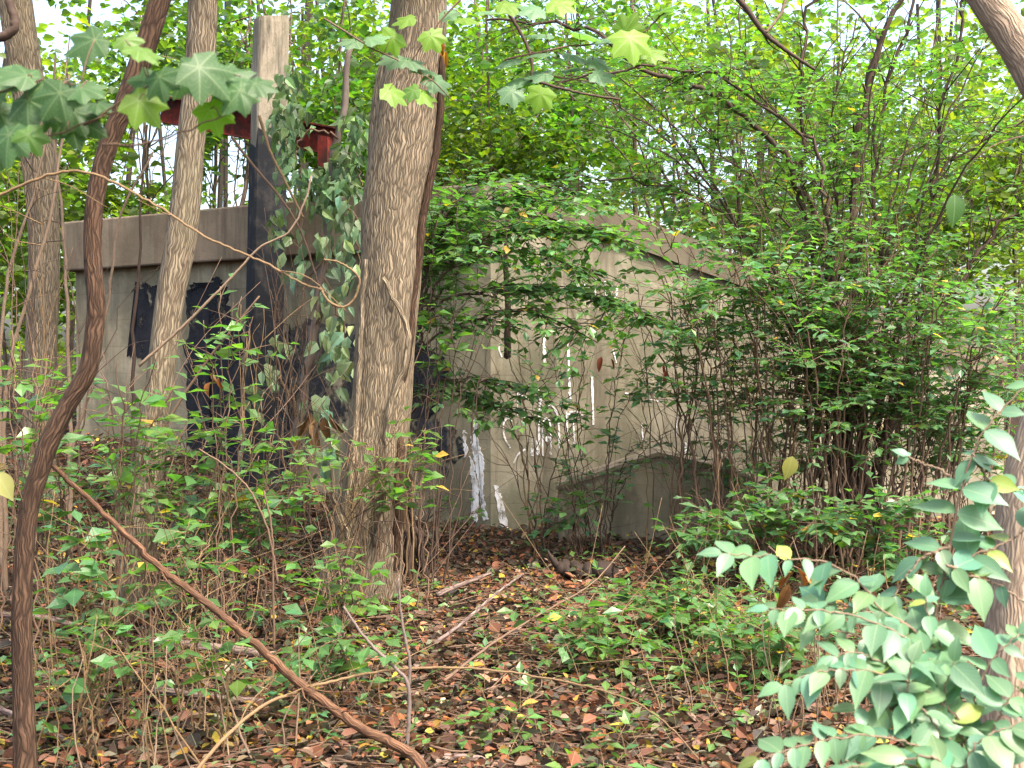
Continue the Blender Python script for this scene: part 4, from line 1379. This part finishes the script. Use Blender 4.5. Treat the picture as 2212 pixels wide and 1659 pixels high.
stick('fallen_log', 'long bare pole on the ground at the left edge', [(-60, 1330), (60, 1330), (140, 1345), (260, 1390)], 6.4, 14, 12, 'log', cat='log')
stick('fallen_log', 'curved fallen branch at the bottom centre edge', [(900, 1640), (1000, 1636), (1060, 1648), (1140, 1690)], 4.85, 18, 16, 'log', cat='log')
stick('fallen_log', 'grey fallen branch pointing up right in the open leaf litter', [(945, 1285, 7.9), (1000, 1262, 8.1), (1060, 1238, 8.4)], 8.1, 12, 7, 'log', cat='log')
stick('fallen_log', 'thin dark branch across the litter right of the vine foot', [(940, 1390, 6.4), (1000, 1345, 6.7), (1075, 1280, 7.2), (1130, 1240, 7.7)], 7, 9, 5, 'log', cat='log')
stick('fallen_log', 'pale stick slanting over the litter below the green shrub', [(960, 1470, 5.2), (1050, 1400, 5.6), (1160, 1330, 6.3), (1280, 1260, 6.9), (1350, 1180, 7.2)], 6, 6, 3, 'twig', cat='stick')
stick('fallen_log', 'mossy fallen pole in the lower left litter', [(330, 1490, 5.7), (450, 1505, 5.65), (620, 1520, 5.6)], 5.6, 16, 13, 'log', cat='log')
stick('fallen_log', 'short broken pole at the bottom left corner', [(0, 1530, 5.4), (80, 1570, 5.2), (190, 1620, 5.0)], 5.2, 13, 10, 'log', cat='log')
stick('bare_shoot', 'bare grey forked shoot standing in the bottom centre', [(742, 1310), (790, 1380), (850, 1440), (880, 1475), (884, 1540), (872, 1690)], 4.9, 5, 11, 'greyvine', cat='stem')
stick('bare_shoot', 'slim upright grey stem joining the forked shoot', [(860, 1250), (868, 1340), (885, 1430), (884, 1480)], 4.95, 4, 8, 'greyvine', cat='stem')
stick('bare_shoot', 'pale upright stem by the front of the slim grey trunk', [(570, 1060), (588, 1150), (590, 1260), (592, 1400)], 6.2, 4, 6, 'twig', cat='stem')
# a chunk of rotten wood
t = thing('rotten_log', 'black rotten chunk of wood on the litter below the gabled block', 'log', gp(1260, 8.9))
mb = MB()
P = np.array([gp(1205, 8.9, .10), gp(1240, 8.9, .07), gp(1290, 8.85, .05), gp(1325, 8.85, .04)])
rpath(mb, P, 0.045, 0.075, 12, 16, 0.14, 0.01)
rpath(mb, [P[0], P[0] + [-.05, 0, .07], P[0] + [-.07, 0, .11]], 0.03, 0.008, 7, 7, 0.1)
mb.build('wood', M['rot'], t)

# straw canes: clumps, each a thing
CAN = [
    (160, 4.7, 7, 0.55, 'straw coloured canes at the foot of the dark sapling'),
    (330, 5.0, 8, 0.55, 'tall straw canes left of the leaning branch'),
    (410, 4.7, 8, 0.60, 'bunch of straw canes at the bottom left centre'),
    (560, 5.0, 6, 0.50, 'thin straw canes in front of the fallen log'),
    (640, 5.2, 6, 0.55, 'straw canes rising behind the leaning branch'),
    (1700, 4.9, 9, 0.55, 'leaning straw canes left of the pale honeysuckle'),
    (1790, 5.6, 14, 0.75, 'brown cane thicket behind the pale honeysuckle'),
    (1960, 5.6, 14, 0.80, 'brown cane thicket between honeysuckle and pale trunk'),
    (1560, 5.5, 9, 0.45, 'short brown canes at the dark hollow right of the litter'),
    (90, 5.6, 7, 0.8, 'grey canes at the left edge behind the dark sapling'),
]
for i, (bx, by, k, h, lab) in enumerate(CAN):
    rc = np.random.default_rng(500 + i)
    b0 = gp(bx, by)
    t = thing('cane_clump', lab, 'canes', b0, 'clumps of bare canes')
    for j in range(k):
        mb = MB()
        q0 = b0 + np.array([rc.normal(0, .12), rc.normal(0, .12), 0])
        q0[2] = float(gz(q0[0], q0[1])) - 0.03
        ln = np.array([rc.normal(0, .28), rc.normal(0, .2), 1.0])
        q1 = q0 + nrm(ln) * h * rc.uniform(0.6, 1.3)
        q2 = q0 * .4 + q1 * .6 + rc.normal(0, .03, 3)
        rpath(mb, [q0, q2, q1], rc.uniform(.0025, .0055), .0015, 5, 9, 0, 0.004, rng=rc)
        mb.build('cane', M['palecane' if rc.random() < .3 else 'cane'], t)
# pale slender stems at the left
for i, (l, lab) in enumerate((
        ([(10, 880), (60, 640), (110, 470), (130, 330), (150, 160)], 'pale slender stem slanting at the left edge'),
        ([(0, 760), (25, 560), (70, 440), (100, 300)], 'second pale slender stem nearest the left edge'),
        ([(150, 900), (142, 600), (130, 430), (118, 300), (120, 120)], 'upright pale stem right of the pinkish left trunk'),
        ([(150, 1000), (200, 820), (240, 600), (262, 460), (330, 330)], 'grey slender stem crossing behind the dark sapling'),
        ([(285, 830), (290, 700), (300, 560), (305, 430), (318, 270)], 'thin dark upright stem between dark sapling and grey trunk'))):
    P = pts(l, 7.6 + 0.3 * i)
    b0 = gp(l[0][0], 7.6 + 0.3 * i)
    t = thing('slender_stem', lab, 'stem', b0, 'slender bare stems at the left')
    mb = MB()
    rpath(mb, np.vstack([b0 - [0, 0, .05], P]), pw(11, 8), pw(5, 8), 7, 26, 0.06, 0.006)
    mb.build('stem', M['darktwig' if 'dark upright' in lab else 'palecane'], t)

# ----------------------------------------------------------------------------- near maple sprigs
def sprig(name, label, twigs, lv, Y, mat='maple', tmpl=L_MAPLE, col=(0.035, 0.085, 0.04), cat='branch', tw=5, stemmat='twig', seed=1, lk=0.76):
    """lv: (base px, base py, length px, image angle of the tip (0 right, 90 up), tilt towards the viewer 0..1, colour or None)"""
    rs = np.random.default_rng(seed)
    t = thing(name, label, cat, at(twigs[0][0][0], twigs[0][0][1], Y))
    mbS = MB()
    for l in twigs:
        rpath(mbS, pts(l, Y), pw(tw, Y), pw(tw * .5, Y), 6, 14, 0.04, 0.002, rng=rs)
    tips = np.vstack([smooth_path(pts(l, Y), 12) for l in twigs])
    Ps, Ds, Ns, Ss, Cs = [], [], [], [], []
    for l in lv:
        px, py, ln, an, ti = l[:5]
        c = l[5] if len(l) > 5 and l[5] is not None else col
        p = at(px, py, Y + rs.normal(0, 0.06))
        a = R(an)
        d = np.array([math.cos(a), rs.uniform(-.5, .1), math.sin(a)])
        ti = min(1.0, ti + .25)
        nn = np.array([rs.normal(0, .2), -ti, 1 - ti * 0.6]) + rs.normal(0, .12, 3)
        j = np.argmin(((tips - p) ** 2).sum(axis=1))
        rpath(mbS, [tips[j], (tips[j] + p) / 2 + [0, 0, .012], p], 0.0016, 0.0012, 4, 6)
        Ps.append(p); Ds.append(d); Ns.append(nn); Ss.append(ln / F * Y * lk); Cs.append(c)
    mbS.build('twigs', M[stemmat], t)
    mb = MB()
    cc = np.array(Cs) * np.exp(rs.normal(0, .12, (len(Cs), 1)))
    leaves(mb, np.array(Ps), np.array(Ds), np.array(Ns), np.array(Ss), tmpl, cc)
    mb.build('leaves', M[mat], t, True)
    return t


DG, BG_, = (0.050, 0.110, 0.038), (0.13, 0.23, 0.025)
sprig('maple_branch', 'near maple branch with large dark leaves at the upper left', [
    [(-80, 330), (60, 305), (180, 270), (262, 238), (320, 215)], [(-80, 210), (20, 190), (110, 175), (200, 185)], [(220, 312), (330, 305), (420, 275), (500, 240), (560, 205)], [(180, 270), (330, 180), (430, 150), (520, 165)],
    [(-60, 300), (10, 295), (40, 300)]],
    [(205, 85, 100, 205, .55), (140, 180, 90, 190, .35), (60, 165, 95, 160, .4), (130, 200, 95, 235, .75), (175, 190, 80, 345, .45), (60, 215, 120, 330, .5), (110, 235, 75, 240, .8),
     (150, 250, 120, 335, .6), (160, 240, 90, 300, .7), (20, 290, 105, 265, .85), (-10, 300, 100, 290, .85), (330, 175, 85, 220, .8), (345, 165, 80, 280, .85), (420, 150, 105, 230, .6), (430, 145, 120, 320, .55),
     (480, 165, 110, 345, .5), (520, 195, 90, 235, .7), (550, 180, 70, 350, .4), (-20, 200, 90, 20, .4), (300, 215, 95, 310, .7, BG_), (330, 210, 60, 250, .6, BG_), (455, 235, 85, 285, .9, BG_), (60, 290, 70, 300, .8, (.07, .15, .03)),
     (0, 240, 90, 300, .9), (210, 225, 55, 340, .5), (-10, 160, 90, 330, .5), (300, 105, 80, 330, .2, (.10, .19, .03)), (270, 85, 60, 320, .2, (.09, .17, .03))], 2.6, col=DG, seed=3)
sprig('maple_sprig', 'pale topped maple sprig drooping across the top of the thick trunk', [
    [(700, 40), (790, 95), (860, 130), (930, 170), (975, 215)], [(1010, -20), (940, 60), (890, 130)]],
    [(770, 90, 62, 180, .25), (800, 85, 62, 20, .2), (860, 128, 66, 185, .2), (880, 130, 66, 345, .25), (905, 150, 62, 350, .2), (935, 170, 70, 320, .35), (850, 80, 64, 230, .6, BG_), (885, 40, 58, 190, .4, BG_),
     (930, 75, 60, 300, .5, BG_), (960, 30, 60, 10, .2), (1000, 40, 60, 350, .3, BG_), (840, 195, 66, 330, .3, BG_), (910, 200, 60, 315, .35, BG_), (1040, 25, 60, 5, .15), (895, 195, 50, 200, .3, (.08, .16, .03))], 4.6, col=(0.10, 0.185, 0.09), seed=5, lk=0.74)
sprig('maple_sprig', 'maple sprig with pale flat leaves at top centre right', [
    [(1090, 130), (1200, 105), (1290, 95), (1380, 100), (1450, 120)], [(1100, 200), (1180, 165), (1290, 180)], [(1440, 20), (1390, 70), (1340, 100)]],
    [(1180, 75, 66, 175, .15), (1250, 72, 70, 350, .2), (1300, 85, 66, 5, .15), (1330, 90, 66, 345, .2), (1180, 115, 66, 185, .2), (1230, 118, 68, 350, .2), (1280, 130, 60, 345, .2), (1180, 160, 60, 180, .2),
     (1230, 150, 58, 10, .2), (1130, 170, 62, 200, .3), (1290, 160, 56, 340, .2), (1360, 80, 82, 280, .95, (.14, .25, .02)), (1350, 70, 62, 60, .9, (.11, .2, .02)), (1110, 130, 60, 190, .3), (1420, 30, 62, 30, .2),
     (1170, 200, 58, 250, .5, BG_), (1090, 10, 66, 350, .3, BG_), (1200, 5, 66, 340, .3, BG_), (1160, 20, 60, 190, .2), (1400, 110, 60, 340, .25, BG_), (1105, 195, 55, 280, .8)], 5.0, col=(0.10, 0.185, 0.10), seed=6, lk=0.80)

# single leaves that catch the eye
for lab, (px, py, ln, an, ti), Y, colr, tm, stalk in (
        ('single broad green leaf hanging alone in the right thicket', (2062, 420, 72, 272, .95), 4.0, (0.06, 0.14, 0.035), L_HON,
         [(2285, 290, 4.0), (2220, 292, 3.98), (2140, 318, 3.96), (2085, 370, 3.98), (2062, 420, 4.0)]),
        ('single yellow leaf hanging below the honeysuckle stems', (1712, 985, 56, 255, .95), 5.0, (0.22, 0.21, 0.05), L_NEAR,
         [(1768, 1600, 5.0), (1760, 1400, 5.05), (1764, 1180, 5.05), (1748, 1000, 5.02), (1726, 955, 5.0), (1712, 985, 5.0)]),
        ('pale yellow leaf at the left edge beside the dark sapling', (-8, 1020, 72, 300, .9), 4.5, (0.30, 0.29, 0.10), L_HON,
         [(57, 1110, 4.6), (40, 1060, 4.55), (10, 1010, 4.5), (-8, 1020, 4.5)])):
    t = thing('hanging_leaf', lab, 'leaf', at(px, py, Y))
    mb = MB()
    a = R(an)
    leaves(mb, [at(px, py, Y)], [[math.cos(a), -.05, math.sin(a)]], [[0.15, -ti, .3]], [ln / F * Y], tm, np.array([colr]), 1.15)
    mb.build('blade', M['hon'], t, True)
    mb = MB()
    rpath(mb, pts(stalk), 0.0035, 0.0012, 5, 24)
    mb.build('stalk', M['twig'], t)

# ----------------------------------------------------------------------------- pale honeysuckle at the lower right
def hshoot(mbS, mbL, line, Y, spacing_px=34, leafpx=72, tilt=0.55, w=6, col=G_HON, rs=RNG, skip=0.0, first=0.08):
    P = pts(line, Y)
    n = 40
    Q = rpath(mbS, P, pw(w, Y), pw(w * .5, Y), 6, n, 0.03, 0.002, rng=rs)
    L = np.linalg.norm(np.diff(Q, axis=0), axis=1).sum()
    m = max(2, int(L * (1 - first) / (spacing_px / F * Y)))
    Ps, Ds, Ns, Ss = [], [], [], []
    for t_ in np.linspace(first, 0.98, m):
        i = min(int(t_ * (n - 1)), n - 2)
        d = nrm(Q[i + 1] - Q[i])
        view = nrm(CAM - Q[i])
        nn0 = nrm(UP * (1 - tilt) + view * tilt)
        side = nrm(np.cross(d, nn0))
        for s in (-1, 1):
            if rs.random() < skip:
                continue
            Ps.append(Q[i])
            Ds.append(d * rs.uniform(.2, .8) + side * s + rs.normal(0, .22, 3) - UP * 0.25)
            Ns.append(nn0 + rs.normal(0, .25, 3))
            Ss.append(1.5 * leafpx / F * Y * rs.uniform(.5, 1.2) * (1 - .3 * t_))
    Ps.append(Q[-1]); Ds.append(nrm(Q[-1] - Q[-3])); Ns.append(UP * .6 + nrm(CAM - Q[-1]) * .5); Ss.append(leafpx / F * Y * .8)
    k = len(Ps)
    leaves(mbL, np.array(Ps), np.array(Ds), np.array(Ns), np.array(Ss), L_HON, tint(k, col, .2, .12, rs, 0.02, (.2, .26, .05)), rs.uniform(.85, 1.15, k))


rs = np.random.default_rng(77)
YH = 2.9
hb = gp(2080, 3.1)
t = thing('honeysuckle_shrub', 'near honeysuckle shrub with pale bluish leaves filling the lower right', 'shrub', hb)
mbL = MB()
HS = [
    ([(2060, 1500), (1980, 1370), (1900, 1312), (1860, 1262), (1790, 1218), (1690, 1204), (1560, 1196)], 3.0, 46, 70),
    ([(2060, 1480), (1960, 1380), (1860, 1335), (1780, 1320), (1660, 1315)], 2.9, 34, 62),
    ([(2080, 1470), (1990, 1370), (1900, 1330), (1830, 1310), (1770, 1300)], 3.0, 34, 64),
    ([(2080, 1560), (1980, 1480), (1880, 1450), (1780, 1450), (1690, 1480)], 2.8, 34, 76),
    ([(2080, 1600), (2000, 1500), (1920, 1440), (1850, 1410), (1800, 1420)], 2.85, 36, 66),
    ([(2100, 1700), (2000, 1620), (1890, 1590), (1780, 1600), (1640, 1640)], 2.7, 34, 74),
    ([(2100, 1720), (1990, 1660), (1880, 1650), (1760, 1680)], 2.65, 34, 74),
    ([(2110, 1650), (2010, 1560), (1930, 1530), (1850, 1530)], 2.8, 34, 70),
    ([(2110, 1650), (2060, 1560), (2040, 1500), (2060, 1430)], 2.8, 36, 76),
    ([(2130, 1650), (2150, 1560), (2190, 1500), (2230, 1470)], 2.8, 36, 80),
    ([(2100, 1600), (2110, 1500), (2140, 1430), (2200, 1370)], 2.9, 36, 78),
    ([(2080, 1720), (2090, 1640), (2130, 1590), (2220, 1560)], 2.7, 36, 80),
    ([(2040, 1600), (2000, 1540), (1960, 1500), (1970, 1430)], 2.75, 34, 70),
    ([(2060, 1700), (2020, 1640), (1960, 1640), (1900, 1690)], 2.6, 34, 76),
    ([(2070, 1600), (1950, 1440), (1890, 1390), (1840, 1370), (1740, 1350)], 2.95, 34, 62),
    ([(2090, 1560), (2050, 1430), (2010, 1350), (2000, 1290)], 3.0, 40, 66),
]
for l, Y, sp, lp in HS:
    mbS = MB()
    l = [(x, y) for x, y in l]
    hshoot(mbS, mbL, l, Y, sp * .86, lp, 0.40, 6, rs=rs, skip=.14)
    # each shoot is joined to the root crown
    rpath(mbS, [hb - [0, 0, .04], hb * .5 + at(l[0][0], l[0][1], Y) * .5 + rs.normal(0, .02, 3), at(l[0][0], l[0][1], Y)], 0.006, pw(6, Y), 6, 12, 0.04)
    mbS.build('stem', M['palecane'], t)
mbL.build('foliage', M['hon'], t, True)
t = thing('honeysuckle_shoot', 'tall arching honeysuckle shoot with pale leaves before the pale trunk', 'shoot', gp(1990, 3.3))
mbL = MB()
for l, Y, sp, lp in (
        ([(1985, 1500), (2020, 1330), (2052, 1180), (2075, 1060), (2105, 970), (2150, 900), (2230, 820)], 3.2, 60, 72),
        ([(2052, 1180), (2000, 1200), (1960, 1240), (1930, 1290)], 3.2, 40, 62),
        ([(2040, 1250), (2100, 1200), (2160, 1180), (2220, 1140)], 3.2, 42, 74),
        ([(2075, 1060), (2040, 1020), (1990, 1000), (1960, 985)], 3.25, 60, 46),
        ([(2045, 1220), (2090, 1240), (2150, 1260), (2210, 1300)], 3.15, 44, 72),
        ([(2100, 980), (2140, 1040), (2180, 1060), (2240, 1050)], 3.2, 44, 76)):
    mbS = MB()
    hshoot(mbS, mbL, l, Y, sp, lp, 0.5, 7, rs=rs, skip=.08, first=.12)
    if l[0] == (1985, 1500):
        rpath(mbS, [gp(1990, 3.3, -.04), at(1982, 1620, 3.25), at(1985, 1500, 3.2)], 0.006, pw(7, Y), 6, 10)
    mbS.build('stem', M['palecane'], t)
mbL.build('foliage', M['hon'], t, True)

# ----------------------------------------------------------------------------- leaf litter and low ground cover
rg = np.random.default_rng(9)
n = 62000
y = 3.4 + rg.beta(1.15, 1.5, n) * 9.5
x = rg.uniform(-0.52, 0.52, n) * (y + 1.5)
y2 = rg.uniform(8.5, 14.2, 9000)
y3 = rg.uniform(3, 24, 14000)
y = np.concatenate([y, y2, y3])
x = np.concatenate([x, rg.uniform(-0.5, 0.52, 9000) * y2, rg.uniform(-11, 11, 14000)])
n = len(y)
keep = np.ones(n, bool)
for pl in (WL, WR):
    u_ = (x - pl.a[0]) * pl.d[0] + (y - pl.a[1]) * pl.d[1]
    dd = (x - pl.a[0]) * pl.n[0] + (y - pl.a[1]) * pl.n[1]
    keep &= (dd > 0.02) | (dd < -0.6) | (u_ < -0.1) | (u_ > pl.len + 0.1)
x, y = x[keep], y[keep]
n = len(x)
P = np.stack([x, y, gz(x, y) + rg.exponential(0.016, n) + 0.004], axis=1)
a = rg.uniform(0, 2 * math.pi, n)
D = np.stack([np.cos(a), np.sin(a), rg.normal(0, .25, n)], axis=1)
N = UP + rg.normal(0, .55, (n, 3))
pal = np.array([(0.11, 0.040, 0.022), (0.17, 0.060, 0.030), (0.25, 0.085, 0.042), (0.29, 0.165, 0.11), (0.36, 0.24, 0.18), (0.045, 0.024, 0.016), (0.30, 0.10, 0.03), (0.42, 0.23, 0.03), (0.50, 0.36, 0.04), (0.34, 0.30, 0.20), (0.15, 0.19, 0.07)])
pr = np.array([.22, .21, .15, .055, .02, .22, .055, .035, .025, .03, .025])
ci = rg.choice(len(pal), n, p=pr / pr.sum())
mb = MB()
leaves(mb, P, D, N, np.minimum(rg.lognormal(math.log(0.044), .36, n), 0.085), L_LIT, np.clip(0.56 * pal[ci] * np.exp(rg.normal(0, .38, (n, 1))), .005, .9), rg.uniform(.6, 1.3, n))
tag(mb.build('leaf_litter', M['litter'], None, False), 'carpet of fallen brown, orange and yellow leaves', 'leaves', kind='stuff')

# twigs mixed into the litter
n = 1500
mb = MB()
for k in range(n):
    yy = 3.8 + rg.beta(1.1, 1.6) * 8
    xx = rg.uniform(-.48, .48) * yy
    if min((xx - pl.a[0]) * pl.n[0] + (yy - pl.a[1]) * pl.n[1] for pl in (WL, WR)) < 0.25:
        continue
    a = rg.normal(0, .7)
    ln = rg.uniform(.12, .55)
    d = np.array([math.cos(a), math.sin(a), 0])
    q = [np.array([xx, yy, 0]) - d * ln / 2, np.array([xx, yy, 0]) + rg.normal(0, .03, 3), np.array([xx, yy, 0]) + d * ln / 2]
    q = [np.array([c[0], c[1], float(gz(c[0], c[1])) + rg.uniform(.01, .045)]) for c in q]
    rpath(mb, q, rg.uniform(.0025, .007), .002, 5, 7)
tag(mb.build('twig_litter', M['twig'], None, True), 'small broken twigs scattered among the fallen leaves', 'twigs', kind='stuff')

mbL, mbS = MB(), MB()
ZON = [  # px range, Y range, count, colour
    (0, 800, 4.6, 10.5, 175, G_MID), (0, 700, 4.6, 7.5, 60, G_SHR), (850, 1700, 5.4, 10.2, 120, G_MID), (1250, 1760, 5.6, 7.6, 100, G_MID), (1500, 2200, 6.5, 10.5, 240, G_SHR), (850, 1600, 4.6, 5.6, 40, G_LIT), (-100, 300, 8, 12, 120, G_LIT),
    (1400, 2250, 9.5, 11, 120, G_SHR)]
for x0, x1, y0, y1, cnt, colr in ZON:
    for k in range(cnt):
        yy = rg.uniform(y0, y1)
        b0 = gp(rg.uniform(x0, x1), yy)
        if min((b0[0] - pl.a[0]) * pl.n[0] + (b0[1] - pl.a[1]) * pl.n[1] for pl in (WL, WR)) < 0.15:
            continue
        d = np.array([rg.normal(0, .8), rg.normal(0, .8), rg.uniform(.5, 1.6)])
        twig(mbS, mbL, b0, d, rg.uniform(.14, .42), rg.uniform(.055, .10), .075, colr, L_MID, .0022, 1.6, .3, rng=rg, odd=.03, start=.3)
tag(mbL.build('ground_cover', M['leaf'], None, False), 'low green seedlings and creeping plants covering the forest floor', 'ground cover', kind='stuff')
tag(mbS.build('ground_cover', M['cane'], None, True), 'thin tan stalks of the low seedlings on the forest floor', 'ground cover', kind='stuff')

# ----------------------------------------------------------------------------- camera, light, output
cam = bpy.data.cameras.new('camera')
co = bpy.data.objects.new('camera', cam)
C.objects.link(co)
co.location = CAM
co.rotation_euler = (R(90) + PITCH, 0, 0)
cam.sensor_fit = 'HORIZONTAL'
cam.angle = 2 * math.atan(CX / F)
cam.clip_end = 2000
cam.clip_start = 0.05
cam.dof.use_dof = True
cam.dof.focus_distance = 8.8
cam.dof.aperture_fstop = 6.3
bpy.context.scene.camera = co

EL, AZ = R(58), R(136)
w = bpy.data.worlds.new('World')
bpy.context.scene.world = w
w.use_nodes = True
nt = w.node_tree
sky = nt.nodes.new('ShaderNodeTexSky')
sky.sky_type = 'NISHITA'
sky.sun_disc = False
sky.sun_elevation = EL
sky.sun_rotation = AZ
sky.air_density = 1.0
sky.dust_density = 6.0
bgn = nt.nodes['Background']
bgn.inputs[1].default_value = 0.13
nt.links.new(sky.outputs[0], bgn.inputs[0])
sun = bpy.data.lights.new('sun', 'SUN')
sun.energy = 1.5
sun.angle = R(13)
sun.color = (1.0, 0.95, 0.86)
so = bpy.data.objects.new('sun', sun)
C.objects.link(so)
from mathutils import Vector
sd_ = Vector((math.sin(AZ) * math.cos(EL), math.cos(AZ) * math.cos(EL), math.sin(EL)))
so.rotation_euler = (-sd_).to_track_quat('-Z', 'Y').to_euler()

sc = bpy.context.scene
sc.view_settings.view_transform = 'Standard'
sc.view_settings.look = 'None'
sc.view_settings.gamma = 1.0
sc.view_settings.use_curve_mapping = False
sc.view_settings.exposure = 2.45
sc.view_settings.use_white_balance = True
sc.view_settings.white_balance_temperature = 6700
sc.view_settings.white_balance_tint = 9
sc.render.engine = 'CYCLES'
sc.cycles.max_bounces = 7
sc.cycles.diffuse_bounces = 3
sc.cycles.glossy_bounces = 2
sc.cycles.transmission_bounces = 4
sc.cycles.transparent_max_bounces = 8
sc.cycles.sample_clamp_indirect = 6.0
sc.cycles.use_denoising = True
sc.cycles.denoiser = 'OPENIMAGEDENOISE'
sc.cycles.filter_width = 1.4
